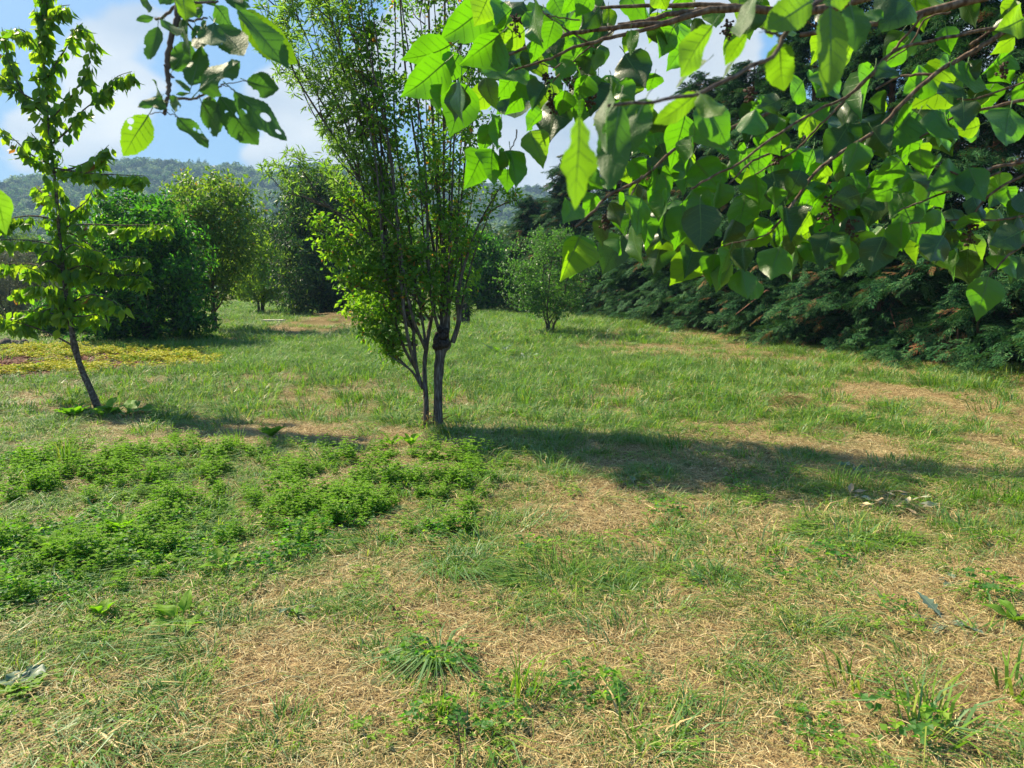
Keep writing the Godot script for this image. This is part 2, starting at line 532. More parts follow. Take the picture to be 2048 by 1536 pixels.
func leaf_mesh(prof: Array, mat: String, rib: String, fold: float, curl: float, wave: float, phase: float, holes := [], ny := 14, nx := 8, serr := 0.0, cup := 0.0) -> ArrayMesh:
	# along +Y from the stalk at the origin to the tip at y = 1; the upper side looks along +Z
	var s := Surf.new(M[mat])
	var r := Surf.new(M[rib])
	var P := func(t: float, u: float) -> Vector3:
		var w := prof_at(prof, t)
		var z := fold * (sqrt(u * u + 0.05) - 0.22) * w - curl * t * t + wave * sin(t * 8.0 + phase + u * 1.5) * absf(u) * w - cup * u * u * w
		return Vector3(u * w + 0.03 * sin(t * 4.0 + phase) * t, t, z)
	var p := []
	var inside := []
	for i in ny + 1:
		var row := PackedVector3Array()
		var flags := []
		var t := float(i) / ny
		for j in nx + 1:
			var u := 2.0 * j / nx - 1.0
			if serr > 0.0 and absf(u) > 0.99:
				u *= 1.0 + (serr if i % 2 == 0 else -serr * 0.3)
			var q: Vector3 = P.call(t, u)
			var gone := false
			for h in holes:
				var d := Vector2(q.x - h[0], q.y - h[1])
				if d.length() < h[2]:
					gone = true
					d = d.normalized() * h[2]
					q.x = h[0] + d.x
					q.y = h[1] + d.y
			row.append(q)
			flags.append(gone)
		p.append(row)
		inside.append(flags)
	var nr := []
	for i in ny + 1:
		var row := PackedVector3Array()
		for j in nx + 1:
			var du: Vector3 = p[i][mini(j + 1, nx)] - p[i][maxi(j - 1, 0)]
			var dt: Vector3 = p[mini(i + 1, ny)][j] - p[maxi(i - 1, 0)][j]
			var n := du.cross(dt)
			row.append(n.normalized() if n.length() > 1e-7 else Vector3(0, 0, 1))
		nr.append(row)
	for i in ny:
		for j in nx:
			if inside[i][j] and inside[i + 1][j] and inside[i][j + 1] and inside[i + 1][j + 1]:
				continue
			s.smooth_tri(p[i][j], p[i][j + 1], p[i + 1][j + 1], nr[i][j], nr[i][j + 1], nr[i + 1][j + 1])
			s.smooth_tri(p[i][j], p[i + 1][j + 1], p[i + 1][j], nr[i][j], nr[i + 1][j + 1], nr[i + 1][j])
	# the midrib and side veins stand out on the underside and the upper side; the stalk is a thin tube
	for up in [1.0, -1.0]:
		var last: Vector3 = P.call(0.0, 0.0)
		for i in range(1, 11):
			var t := i / 10.0
			var q: Vector3 = P.call(t, 0.0)
			if not hit(q, holes) and not hit(last, holes):
				var wd := Vector3(0.014 * (1.05 - t), 0, 0)
				var wl := Vector3(0.014 * (1.15 - t), 0, 0)
				var o := Vector3(0, 0, 0.006 * up)
				var nn := Vector3(0, 0, up)
				r.smooth_tri(last - wl + o, last + wl + o, q + wd + o, nn, nn, nn)
				r.smooth_tri(last - wl + o, q + wd + o, q - wd + o, nn, nn, nn)
			last = q
		for k in 5:
			for side in [-1.0, 1.0]:
				var t0 := 0.06 + k * 0.15
				var a: Vector3 = P.call(t0, 0.0)
				for m in 3:
					var u: float = (m + 1) * 0.28
					var b: Vector3 = P.call(t0 + u * 0.16, side * u)
					if not hit(a, holes) and not hit(b, holes):
						var w := Vector3(0, 0.0035, 0)
						var o := Vector3(0, 0, 0.004 * up)
						var nn := Vector3(0, 0, up)
						r.smooth_tri(a - w + o, a + w + o, b + w * 0.6 + o, nn, nn, nn)
						r.smooth_tri(a - w + o, b + w * 0.6 + o, b - w * 0.6 + o, nn, nn, nn)
					a = b
	tube(r, [Vector3(0.02, -0.2, 0.05), Vector3(0, -0.1, 0.015), Vector3(0, 0.02, 0)], [0.012, 0.01, 0.008], 5)
	return mesh_of([s, r])

func hit(q: Vector3, holes: Array) -> bool:
	for h in holes:
		if Vector2(q.x - h[0], q.y - h[1]).length() < h[2]:
			return true
	return false

func aim_leaf(base: Vector3, tip: Vector3, want: String) -> Basis:
	# turns the blade about its own axis so that it stands to the sun as the wanted kind does; columns are unit vectors
	var y := (tip - base).normalized()
	var to_eye := (EYE - base).normalized()
	var best := -9.0
	var x0 := y.cross(to_eye).normalized()
	var out := Basis()
	for k in 24:
		var x := x0.rotated(y, TAU * k / 24.0 + rf(-0.1, 0.1))
		var z := x.cross(y)
		var f := z.dot(to_eye)
		var s := z.dot(TO_SUN.normalized())
		var score := 0.0
		match want:
			"b": score = -s * f * 2.0 + (0.5 if absf(f) > 0.55 else -1.0)
			"d": score = -absf(s) + (0.5 if absf(f) > 0.6 else -1.0)
			"g": score = s * 1.2 + (0.6 if f > 0.12 and f < 0.62 else -1.0)
			"e": score = -absf(absf(f) - 0.35)
		score += rf(0.0, 0.3)
		if score > best:
			best = score
			out = Basis(x, y, z)
	return out

# ==================================================================== sky
func sky_panorama() -> ImageTexture:
	var w := 2048
	var h := 1024
	var nz := FastNoiseLite.new()
	nz.seed = 5
	nz.frequency = 1.0
	nz.fractal_octaves = 6
	nz.fractal_gain = 0.5
	var sh := FastNoiseLite.new()
	sh.seed = 15
	sh.frequency = 1.0
	sh.fractal_octaves = 3
	# banks of cloud: direction, angular size in degrees, strength
	var banks := []
	for b in [[190, 130, 5.5, 0.6], [290, 70, 4.0, 0.35], [120, 240, 4.5, 0.3], [610, 280, 5.0, 0.6], [570, 190, 3.0, 0.4], [1300, 130, 13.0, 0.55], [1150, 300, 8.0, 0.45], [40, 40, 6.0, -0.45], [430, 180, 5.0, -0.4], [300, 270, 5.0, -0.2], [620, 60, 5.0, -0.3]]:
		banks.append([(at(b[0], b[1], 1.0) - EYE).normalized(), cos(deg_to_rad(b[2])), b[3], deg_to_rad(b[2])])
	var sun := TO_SUN.normalized()
	var data := PackedFloat32Array()
	data.resize(w * h * 3)
	for j in h:
		var el := PI * (0.5 - (j + 0.5) / h)
		var y := sin(el)
		var c := cos(el)
		for i in w:
			var az := TAU * (i + 0.5) / w
			var d := Vector3(c * sin(az), y, -c * cos(az))
			var o := (j * w + i) * 3
			if y < -0.02:
				data[o] = 0.16; data[o + 1] = 0.17; data[o + 2] = 0.12
				continue
			var up := maxf(y, 0.0)
			var t := pow(1.0 - up, 3.0)
			var col := Vector3(0.05, 0.15, 0.33).lerp(Vector3(0.16, 0.27, 0.36), t)
			var glow := maxf(0.0, d.dot(sun))
			col += Vector3(0.2, 0.18, 0.14) * pow(glow, 6.0)
			# clouds lie in a layer overhead and thin out upwards
			var q := d / (up + 0.32)
			var n := nz.get_noise_3d(q.x * 1.6, q.y * 0.8 + 3.0, q.z * 1.6) * 0.95 + sh.get_noise_3d(d.x * 2.2, d.y * 3.0, d.z * 2.2) * 0.35
			var bias := 0.0
			for b in banks:
				var k := d.dot(b[0])
				if k > cos(b[3] * 2.2):
					bias += b[2] * exp(-pow(acos(minf(k, 1.0)) / b[3], 2.0))
			var cover := smoothstep(0.04, 0.2, n + bias * 1.0 - 0.17 + 0.06 * t)
			var lit := clampf(0.5 + nz.get_noise_3d(q.x * 1.6 + 0.12, q.y * 0.8 + 2.8, q.z * 1.6 + 0.1) * -1.1 + bias * 0.25, 0.0, 1.0)
			var cloud := Vector3(0.19, 0.24, 0.3).lerp(Vector3(0.37, 0.385, 0.39), lit)
			cloud *= 0.88 + 0.35 * pow(glow, 4.0)
			col = col.lerp(cloud, cover * 0.88)
			data[o] = col.x; data[o + 1] = col.y; data[o + 2] = col.z
	return ImageTexture.create_from_image(Image.create_from_data(w, h, false, Image.FORMAT_RGBF, data.to_byte_array()))

# ==================================================================== ground and hill
func build_ground() -> void:
	var zs := PackedFloat32Array()
	var z := 4.0
	while z > -8.0:
		zs.append(z); z -= 0.09
	while z > -24.0:
		zs.append(z); z -= 0.2
	var st := 0.4
	while z > -900.0:
		zs.append(z); z -= st
		st *= 1.07
	var nx := 170
	var s := Surf.new(null)
	var cols := PackedColorArray()
	var rows := []
	for zz in zs:
		var half := 9.0 + absf(zz) * 1.25
		var row := PackedVector3Array()
		var rc := PackedColorArray()
		for i in nx + 1:
			var u := 2.0 * i / nx - 1.0
			var x := half * u
			var y := height(x, zz) if zz > -120.0 else 0.0
			row.append(Vector3(x, y, zz))
			var d := dryness(x, zz)
			var soil := Vector3(0.23, 0.155, 0.08)
			var green := Vector3(0.07, 0.12, 0.03)
			var far := clampf((-zz - 20.0) / 20.0, 0.0, 1.0)
			var c := green.lerp(soil, lerpf(0.35 + 0.65 * d, d * 0.5, far))
			rc.append(Color(c.x, c.y, c.z))
		rows.append([row, rc])
	var nrm := PackedVector3Array()
	var idx := PackedInt32Array()
	for k in rows.size():
		for i in nx + 1:
			s.v.append(rows[k][0][i])
			cols.append(rows[k][1][i])
			var a: Vector3 = rows[k][0][mini(i + 1, nx)] - rows[k][0][maxi(i - 1, 0)]
			var b: Vector3 = rows[mini(k + 1, rows.size() - 1)][0][i] - rows[maxi(k - 1, 0)][0][i]
			nrm.append(a.cross(b).normalized())
	for k in rows.size() - 1:
		for i in nx:
			var a := k * (nx + 1) + i
			var b := a + nx + 1
			for q in [a, b, a + 1, a + 1, b, b + 1]:
				idx.append(q)
	for i in nrm.size():
		if nrm[i].y < 0:
			nrm[i] = -nrm[i]
	# clockwise seen from above
	var A: Vector3 = s.v[idx[1]] - s.v[idx[0]]
	var B: Vector3 = s.v[idx[2]] - s.v[idx[0]]
	if A.cross(B).y > 0:
		for i in range(0, idx.size(), 3):
			var tmp := idx[i + 1]
			idx[i + 1] = idx[i + 2]
			idx[i + 2] = tmp
	var arr := []
	arr.resize(Mesh.ARRAY_MAX)
	arr[Mesh.ARRAY_VERTEX] = s.v
	arr[Mesh.ARRAY_NORMAL] = nrm
	arr[Mesh.ARRAY_COLOR] = cols
	arr[Mesh.ARRAY_INDEX] = idx
	var m := ArrayMesh.new()
	m.add_surface_from_arrays(Mesh.PRIMITIVE_TRIANGLES, arr)
	var mat := StandardMaterial3D.new()
	mat.resource_name = "soil_and_thatch"
	mat.vertex_color_use_as_albedo = true
	mat.albedo_texture = ramp_image(256, 0.06, Vector2(1, 1), [Color(0.3, 0.3, 0.3), Color(0.7, 0.68, 0.64), Color(1.0, 1.0, 0.98), Color(1.0, 0.98, 0.92)], 31)
	mat.heightmap_enabled = true
	mat.heightmap_texture = mat.albedo_texture
	mat.heightmap_scale = 1.0
	mat.uv1_triplanar = true
	mat.uv1_world_triplanar = true
	mat.uv1_scale = Vector3(1.1, 1.1, 1.1)
	mat.roughness = 0.95
	mat.metallic_specular = 0.15
	m.surface_set_material(0, mat)
	part("ground", m, self, "structure")

const RIDGE := [[-900, 470], [-500, 430], [-200, 395], [0, 388], [60, 376], [120, 362], [200, 350], [290, 338], [350, 336], [420, 341], [500, 352], [560, 355], [650, 350], [760, 344], [900, 362], [1000, 382], [1050, 392], [1090, 398], [1300, 420], [1600, 450], [2100, 470], [3000, 490]]

func ridge_height(px: float) -> float:
	for i in range(1, RIDGE.size()):
		if px <= RIDGE[i][0]:
			var a: Array = RIDGE[i - 1]
			var b: Array = RIDGE[i]
			var u: float = (px - a[0]) / float(b[0] - a[0])
			return at(1024, lerpf(a[1], b[1], u * u * (3.0 - 2.0 * u)), 700.0).y
	return 40.0

func hill_y(x: float, z: float) -> float:
	var top := ridge_height(1024.0 + x / 700.0 * F)
	var u := clampf((-z - 190.0) / 510.0, 0.0, 1.0)
	var y := top * (0.35 * u + 0.65 * u * u)
	if z < -700.0:
		y = top * maxf(0.0, 1.0 - pow((-z - 700.0) / 330.0, 2.0))
	return y + lump.get_noise_2d(x * 0.02, z * 0.02) * 7.0 * u - 0.5

func build_hill() -> void:
	var s := Surf.new(M["wood_a"])
	var xs := 120
	var zn := 60
	var g := []
	for k in zn + 1:
		var z := -190.0 - 830.0 * k / zn
		var row := PackedVector3Array()
		for i in xs + 1:
			var x := lerpf(-820, 820, float(i) / xs)
			row.append(Vector3(x, hill_y(x, z), z))
		g.append(row)
	for k in zn:
		for i in xs:
			var ns := []
			for q in [[k, i], [k, i + 1], [k + 1, i + 1], [k + 1, i]]:
				var a: Vector3 = g[q[0]][mini(q[1] + 1, xs)] - g[q[0]][maxi(q[1] - 1, 0)]
				var b: Vector3 = g[mini(q[0] + 1, zn)][q[1]] - g[maxi(q[0] - 1, 0)][q[1]]
				ns.append(a.cross(b).normalized())
				if ns[-1].y < 0:
					ns[-1] = -ns[-1]
			s.smooth_tri(g[k][i], g[k][i + 1], g[k + 1][i + 1], ns[0], ns[1], ns[2])
			s.smooth_tri(g[k][i], g[k + 1][i + 1], g[k + 1][i], ns[0], ns[2], ns[3])
	part("hill", mesh_of([s]), self, "structure")
	var meshes := []
	for k in 6:
		meshes.append(far_crown([["wood_a", "wood_b"], ["wood_b", "wood_a"], ["wood_c", "wood_a"], ["wood_a", "wood_c"], ["wood_b", "wood_b"], ["wood_c", "wood_c"]][k], 190, 0.75))
	var places := lists(6)
	var z := -215.0
	while z > -735.0:
		var step := 6.4
		var x := -620.0 * (-z / 700.0) - 40.0
		while x < 330.0 * (-z / 700.0) + 60.0:
			var px := x + rf(-2.4, 2.4)
			var pz := z + rf(-2.4, 2.4)
			var sc := rf(0.8, 1.65) * (1.0 + 0.35 * lump.get_noise_2d(px * 0.05, pz * 0.05))
			var k := clampi(int((lump.get_noise_2d(px * 0.03 + 50.0, pz * 0.03) + 0.5) * 4.0 + rf(0, 2.5)), 0, 5)
			places[k].append(Transform3D(Basis(Vector3.UP, rf(0, TAU)).scaled(Vector3(3.6, 3.3, 3.6) * sc), Vector3(px, hill_y(px, pz) + 2.2 * sc, pz)))
			x += step * rf(0.85, 1.2)
		z -= step
	var wood := Node3D.new()
	wood.name = "hillside_woods"
	add_child(wood)
	tag(wood, "hazy blue green woods covering the far hillside", "woods", "", "stuff")
	scatter("canopy", meshes, places, wood, "stuff")
	# trees that stand out against the sky along the ridge
	var sky_trees := [[238, 329, 6, 17, "cypress_tree", "thin dark cypress alone on the left slope of the hilltop", "c"], [331, 328, 18, 14, "hilltop_tree", "low dark tree on the ridge just left of the round pine", "r"],
		[349, 322, 11, 21, "pine_tree", "pointed dark pine at the highest point of the ridge", "k"], [380, 322, 24, 20, "hilltop_tree", "broad dark tree left of the two cypresses on the ridge", "r"],
		[397, 322, 11, 24, "cypress_tree", "left and wider of the two cypresses side by side on the ridge", "c"], [410, 322, 7, 20, "cypress_tree", "right and slimmer of the two cypresses side by side on the ridge", "c"],
		[460, 338, 30, 22, "hilltop_tree", "wide round tree on the ridge between the cypresses and the dark fir", "r"], [500, 338, 19, 28, "fir_tree", "dark bushy fir standing on the saddle of the ridge", "k"],
		[524, 344, 16, 18, "hilltop_tree", "small round tree right of the dark fir on the ridge", "r"], [542, 343, 9, 20, "fir_tree", "slender spire shaped fir on the ridge beside the terrace wall", "k"],
		[572, 346, 14, 12, "hilltop_tree", "little round tree above the terrace wall on the ridge", "r"], [654, 330, 22, 34, "hilltop_tree", "tall loose crowned tree on the ridge beside the pollarded tree", "r"]]
	for t in sky_trees:
		var d := 690.0
		var top := at(t[0], t[1] - t[3] * 0.5, d)
		var hgt: float = (t[3] * 1.15 + 10) / F * d
		var base := Vector3(top.x, top.y - hgt, top.z)
		var o := thing(t[4], t[5], "tree", base, "trees along the hilltop")
		var bark := Surf.new(M["bark_dark"])
		tube(bark, [Vector3.ZERO - Vector3(0, 3, 0), Vector3(0, hgt * 0.5, 0)], [0.35, 0.15], 6)
		part("trunk", mesh_of([bark]), o)
		var crown := far_crown(["wood_c", "wood_a"], 340, 0.5)
		var c := part("crown", crown, o)
		var wid: float = t[2] / F * d * 0.5
		if t[6] == "c":
			c.scale = Vector3(wid, hgt * 0.5, wid)
		else:
			c.scale = Vector3(wid, hgt * 0.45, wid)
		c.position.y = hgt * 0.52
	# a terrace wall and a house half hidden by the trees of the ridge
	var b := Surf.new(M["stone"])
	box(b, Vector3.ZERO, Vector3(28, 2.4, 1.2))
	var wl := part("terrace_wall", mesh_of([b]), self)
	wl.position = at(622, 347, 684.0)
	tag(wl, "long pale stone terrace wall among the trees of the ridge", "wall")
	var house := thing("hilltop_house", "pale little house half hidden by trees beside the two cypresses", "house", at(424, 341, 686.0))
	var hb := Surf.new(M["stone"])
	box(hb, Vector3.ZERO, Vector3(9, 5, 7))
	part("wall", mesh_of([hb]), house)
	var hr := Surf.new(M["stone"])
	for q in [-1.0, 1.0]:
		hr.quad(Vector3(-4.8, 2.5, q * 3.9), Vector3(4.8, 2.5, q * 3.9), Vector3(4.8, 4.2, 0), Vector3(-4.8, 4.2, 0))
	part("roof", mesh_of([hr]), house)

func box(s: Surf, c: Vector3, size: Vector3) -> void:
	var h := size * 0.5
	for ax in 3:
		for sg in [-1.0, 1.0]:
			var n := Vector3.ZERO
			n[ax] = sg
			var u := Vector3.ZERO
			u[(ax + 1) % 3] = h[(ax + 1) % 3]
			var v := Vector3.ZERO
			v[(ax + 2) % 3] = h[(ax + 2) % 3]
			var o := c + n * h[ax]
			s.smooth_tri(o - u - v, o + u - v, o + u + v, n, n, n)
			s.smooth_tri(o - u - v, o + u + v, o - u + v, n, n, n)

func far_crown(names: Array, n: int, size: float) -> ArrayMesh:
	# a unit crown of loose leaf masses, its outline broken into lobes
	var ss := surfs_of(names)
	var lobes := []
	for i in 9:
		var d := rand_dir()
		d.y = d.y * 0.7 + 0.1
		lobes.append([d * rf(0.35, 0.62), rf(0.36, 0.55)])
	for i in n:
		var lb: Array = lobes[rng.randi() % lobes.size()]
		var d := rand_dir()
		var p: Vector3 = lb[0] + d * lb[1] * rf(0.75, 1.05)
		var nrm := (d + rand_dir() * 0.5).normalized()
		var ax := nrm.cross(rand_dir()).normalized()
		var k := 0 if rng.randf() < 0.6 else 1
		var sz := size * rf(0.25, 0.5)
		var sd := ax.cross(nrm) * sz * 0.5
		(ss[k] as Surf).quad(p - ax * sz * 0.5, p + sd - nrm * sz * 0.1, p + ax * sz * 0.5, p - sd - nrm * sz * 0.1)
	return mesh_of(ss)

# ==================================================================== trees with a crown of twigs
func crown_places(n: int, kinds: int, prof: Array, hgt: float, lean: Vector3, sc0: float, sc1: float, up: float, seed_: float, shell := 0.5, gap := -0.35) -> Array:
	# prof: [fraction of the height, radius in metres]
	var out := lists(kinds)
	var most := 0.0
	for q in prof:
		most = maxf(most, q[1])
	var tries := 0
	var made := 0
	while made < n and tries < n * 12:
		tries += 1
		var t := rng.randf()
		var r := 0.0
		for i in range(1, prof.size()):
			if t <= prof[i][0]:
				r = lerpf(prof[i - 1][1], prof[i][1], (t - prof[i - 1][0]) / (prof[i][0] - prof[i - 1][0]))
				break
		if t < prof[0][0] or rng.randf() > r / most:
			continue
		var a := rf(0, TAU)
		var dir := Vector3(cos(a), 0, sin(a))
		var y := t * hgt
		var ln := lump.get_noise_3d(dir.x * 1.7 + seed_, y * 1.1, dir.z * 1.7 + seed_)
		var rr := r * (1.0 + ln * 0.85)
		var rho := pow(rng.randf(), shell)
		if t > 0.35 and rng.randf() < 0.05:
			rho = rf(1.0, 1.28)
			y += rf(0.0, 0.09) * hgt
		if lump.get_noise_3d(dir.x * r * 1.3 + seed_ * 3.0, y * 1.4, dir.z * r * 1.3) < gap:
			continue
		var p := dir * rr * rho + Vector3(0, y, 0) + lean * t
		var axis := (dir * (0.5 + rho) + Vector3.UP * (up + rf(-0.3, 0.4)) + rand_dir() * 0.35).normalized()
		var b := grow_basis(axis, rf(0, TAU)).scaled(Vector3.ONE * rf(sc0, sc1))
		out[rng.randi() % kinds].append(Transform3D(b, p))
		made += 1
	return out

func bush(called: String, label: String, category: String, base: Vector3, hgt: float, prof: Array, clump_set: Array, n: int, stems: int, stem_h: float, stem_r: float, bark: String, sc0: float, sc1: float, up: float, gap := -0.35, shell := 0.5) -> Node3D:
	hgt *= 0.9
	var narrow := []
	for q in prof:
		narrow.append([q[0], q[1] * 0.86])
	prof = narrow
	var o := thing(called, label, category, base)
	for k in stems:
		var a := TAU * k / maxf(1, stems) + rf(-0.4, 0.4)
		var lean := Vector3(cos(a), 0, sin(a)) * (0.0 if stems == 1 else 1.0)
		var wide_r: float = prof[prof.size() / 2][1] * 0.4
		var pts := curve_pts([lean * stem_r * 2.0 - Vector3(0, 0.15, 0), lean * wide_r * 0.3 + Vector3(rf(-0.05, 0.05), stem_h * 0.4, 0), lean * wide_r + Vector3(0, stem_h, 0), lean * wide_r * 1.3 + Vector3(rf(-0.2, 0.2), hgt * 0.8, 0)], 4)
		var sf := Surf.new(M[bark])
		tube(sf, pts, taper(pts.size(), stem_r, stem_r * 0.25), 7, 0.15)
		for br in 5:
			var st: Vector3 = pts[4 + br * 2]
			var dd := (lean * 0.6 + Vector3(rf(-1, 1), rf(0.4, 0.9), rf(-1, 1))).normalized()
			tube(sf, [st, st + dd * wide_r * 0.9, st + dd * wide_r * 1.7 + Vector3(0, 0.1, 0)], [stem_r * 0.4, stem_r * 0.25, stem_r * 0.1], 5)
		part("trunk" if stems == 1 else "stem", mesh_of([sf]), o)
	scatter("crown", clump_set, crown_places(n, clump_set.size(), prof, hgt, Vector3.ZERO, sc0, sc1, up, base.x * 7.3, shell, gap), o, "stuff")
	return o

func build_background_trees() -> void:
	var setA := clumps(3, ["far_a", "far_b", "far_c"], [0.5, 0.3, 0.2], 26, 1.0, 0.3, 0.2, 0.2)
	var setB := clumps(3, ["far_c", "far_a"], [0.5, 0.5], 26, 1.0, 0.28, 0.17, 0.2)
	var list := [[-30, 430, 62, 70, "round pale green tree at the frame edge behind the olive bush"], [75, 462, 40, 80, "low pale tree behind the cherry sapling's trunk"], [300, 450, 60, 95, "distant tree hidden mostly by the dense green shrub"],
		[468, 446, 36, 78, "soft green tree just right of the tall golden tipped shrub, far behind"], [528, 430, 44, 92, "hazy grey green tree below the saddle of the ridge"], [588, 462, 34, 72, "pale tree touching the dark bush's left flank from behind"],
		[716, 450, 60, 85, "distant tree behind the lime green lower twigs of the pollarded tree"], [812, 455, 58, 70, "distant tree behind the middle stems of the pollarded tree"], [893, 448, 56, 88, "distant tree behind the pollarded tree's knob"],
		[962, 452, 40, 62, "mid green tree showing between the pollarded tree and the hazel"], [1030, 445, 44, 66, "green tree rising right behind the small hazel"], [1105, 455, 40, 70, "green tree between the hazel and the first cypress"], [170, 455, 60, 88, "distant tree behind the cherry sapling's lower boughs"]]
	for q in list:
		var dist: float = q[3]
		var base := Vector3((q[0] - 1024.0) / F * dist, 0, -dist)
		base.y = height(base.x, base.z) if dist < 110 else 0.0
		var hgt: float = (565.0 + 1.6 / dist * F - q[1]) / F * dist
		var r: float = q[2] / F * dist
		var prof := [[0.08, r * 0.55], [0.25, r * 0.95], [0.5, r], [0.75, r * 0.75], [0.92, r * 0.35], [1.0, 0.05]]
		bush("background_tree", q[4], "tree", base, hgt, prof, setA if rng.randf() < 0.5 else setB, int(190 + r * r * 22), 1, hgt * 0.4, 0.14, "bark_dark", 0.8, 1.35, 0.4, -0.45)

func build_hedge() -> void:
	var sprays := []
	for k in 4:
		sprays.append(spray(["cypress_a", "cypress_b", "cypress_c"], [0.5, 0.42, 0.08] if k < 3 else [0.5, 0.15, 0.35], 0.62))
	sprays.append(spray(["cypress_dead", "cypress_c"], [0.7, 0.3], 0.5))
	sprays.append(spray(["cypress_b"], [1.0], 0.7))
	# [x, z, height, radius, label]
	var row := [[10.6, -12.6, 9.4, 2.35, "nearest cypress of the hedge, at the right frame edge"], [9.6, -15.6, 9.6, 2.3, "second cypress of the hedge, with brown dead fronds hanging low"],
		[8.9, -18.7, 9.0, 2.2, "third cypress of the hedge, sweeping low beside the dark hollow"], [8.2, -21.9, 9.3, 2.25, "fourth cypress of the hedge, its skirt meeting the dry grass"],
		[7.6, -25.2, 8.6, 2.1, "fifth cypress of the hedge, with a reddish stump at its foot"], [6.9, -28.7, 9.1, 2.2, "sixth cypress of the hedge, behind the hanging lilac leaves"],
		[6.2, -32.4, 8.4, 2.1, "seventh cypress of the hedge, beside the heap of dead brown boughs"], [5.5, -36.4, 8.9, 2.3, "eighth cypress of the hedge, behind the heap of dead brown boughs"],
		[3.2, -41.5, 8.3, 2.6, "farthest cypress of the hedge, orange tinged at its left side"], [1.2, -45.0, 6.6, 2.1, "low rust tinged cypress left of the far end of the hedge"]]
	for k in row.size():
		var q: Array = row[k]
		var base := Vector3(q[0], height(q[0], q[1]), q[1])
		var o := thing("cypress_tree", q[4], "cypress", base, "cypresses of the hedge")
		var bark := Surf.new(M["bark_red"])
		var tp := curve_pts([Vector3(0, -0.2, 0), Vector3(rf(-0.1, 0.1), q[2] * 0.4, rf(-0.1, 0.1)), Vector3(0, q[2] * 0.97, 0)], 5)
		tube(bark, tp, taper(tp.size(), 0.19, 0.02), 9, 0.15)
		part("trunk", mesh_of([bark]), o)
		var limbs := Surf.new(M["bark_red"])
		var places := lists(6)
		var H: float = q[2]
		var R: float = q[3]
		var n_limb := 78
		for i in n_limb:
			var t := pow((i + rng.randf()) / n_limb, 1.15)
			var y := 0.25 + t * (H - 0.4)
			var a := i * 2.39996 + rf(-0.3, 0.3)
			var dir := Vector3(cos(a), 0, sin(a))
			var reach := R * 1.12 * pow(1.0 - t, 0.5) * rf(0.72, 1.15) + 0.15
			var droop := rf(-0.25, 0.12) - 0.22 * (1.0 - t)
			var p0 := Vector3(0, y, 0)
			var p1 := p0 + dir * reach * 0.55 + Vector3.UP * (0.14 * reach + droop * 0.2)
			var p2 := p0 + dir * reach + Vector3.UP * (droop * 0.8)
			p2.y = maxf(p2.y, 0.12)
			if i % 3 == 0:
				tube(limbs, [p0, p1, p2], [0.035, 0.02, 0.006], 4)
			var along := int(18 + reach * 19.0)
			for j in along:
				var u := 0.08 + 0.94 * (j + rng.randf()) / along
				var p := p0.lerp(p1, u * 1.8) if u < 0.55 else p1.lerp(p2, (u - 0.55) / 0.45)
				p += dir.cross(Vector3.UP) * rf(-1, 1) * (0.08 + reach * 0.34 * u) + Vector3.UP * rf(-0.07, 0.05)
				var swing := dir.rotated(Vector3.UP, rf(-0.9, 0.9))
				var axis := (swing + Vector3.UP * rf(-0.75, 0.3)).normalized()
				var y_ax := axis
				var x_ax := y_ax.cross(Vector3.UP).normalized()
				x_ax = x_ax.rotated(y_ax, rf(-0.7, 0.7))
				var b := Basis(x_ax, y_ax, x_ax.cross(y_ax))
				var rust := lump.get_noise_3d(p.x * 0.9 + k * 5.0, p.y * 0.7, p.z * 0.9)
				var dead := rng.randf() < (0.2 if u < 0.5 else (0.13 if k >= 8 else 0.004)) + (0.5 if rust > 0.36 else 0.0)
				places[4 if dead else (3 if u > 0.8 and rng.randf() < 0.6 else rng.randi() % 3)].append(Transform3D(b.scaled(Vector3.ONE * rf(0.45, 0.95)), p))
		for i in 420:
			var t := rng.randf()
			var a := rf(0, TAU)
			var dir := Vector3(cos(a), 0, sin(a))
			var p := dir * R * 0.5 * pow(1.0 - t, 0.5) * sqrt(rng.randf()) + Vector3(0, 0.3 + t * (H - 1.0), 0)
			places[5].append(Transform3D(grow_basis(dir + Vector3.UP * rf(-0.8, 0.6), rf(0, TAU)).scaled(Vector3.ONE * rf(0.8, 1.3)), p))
		part("limbs", mesh_of([limbs]), o, "stuff")
		scatter("crown", sprays, places, o, "stuff")
	# dead boughs below the hedge
	var heap := thing("dead_branch_heap", "heap of dead reddish brown boughs on the grass at the hedge's far foot", "dead branches", gp(1238, 630))
	var hp := lists(1)
	for i in 90:
		var a := rf(0, TAU)
		var rr := sqrt(rng.randf())
		var p := Vector3(cos(a) * rr * 1.15 + 0.2, rf(0.05, 0.75) * (1.0 - rr * 0.7), sin(a) * rr * 0.7)
		var ax := Vector3(rf(-1, 1), rf(-0.5, 0.6), rf(-1, 1)).normalized()
		hp[0].append(Transform3D(grow_basis(ax, rf(0, TAU)).scaled(Vector3.ONE * rf(0.8, 1.4)), p))
	scatter("frond", [spray(["cypress_dead", "straw_b"], [0.8, 0.2], 0.55)], hp, heap, "stuff")
	for i in 14:
		var hs := Surf.new(M["bark_red"])
		var p := Vector3(rf(-0.9, 1.2), 0.05, rf(-0.4, 0.4))
		tube(hs, [p, p + Vector3(rf(-0.7, 0.7), rf(0.2, 0.8), rf(-0.4, 0.4))], [0.02, 0.005], 5)
		part("branch", mesh_of([hs]), heap)
	var hang := [[1900, 738, 0.95, 13, "bunch of dead rusty fronds hanging from the second cypress to the ground"], [1762, 712, 0.55, 7, "small dead rusty frond hanging near the third cypress's foot"], [1975, 700, 0.45, 5, "short dead brown frond dangling in the dark under the nearest cypress"]]
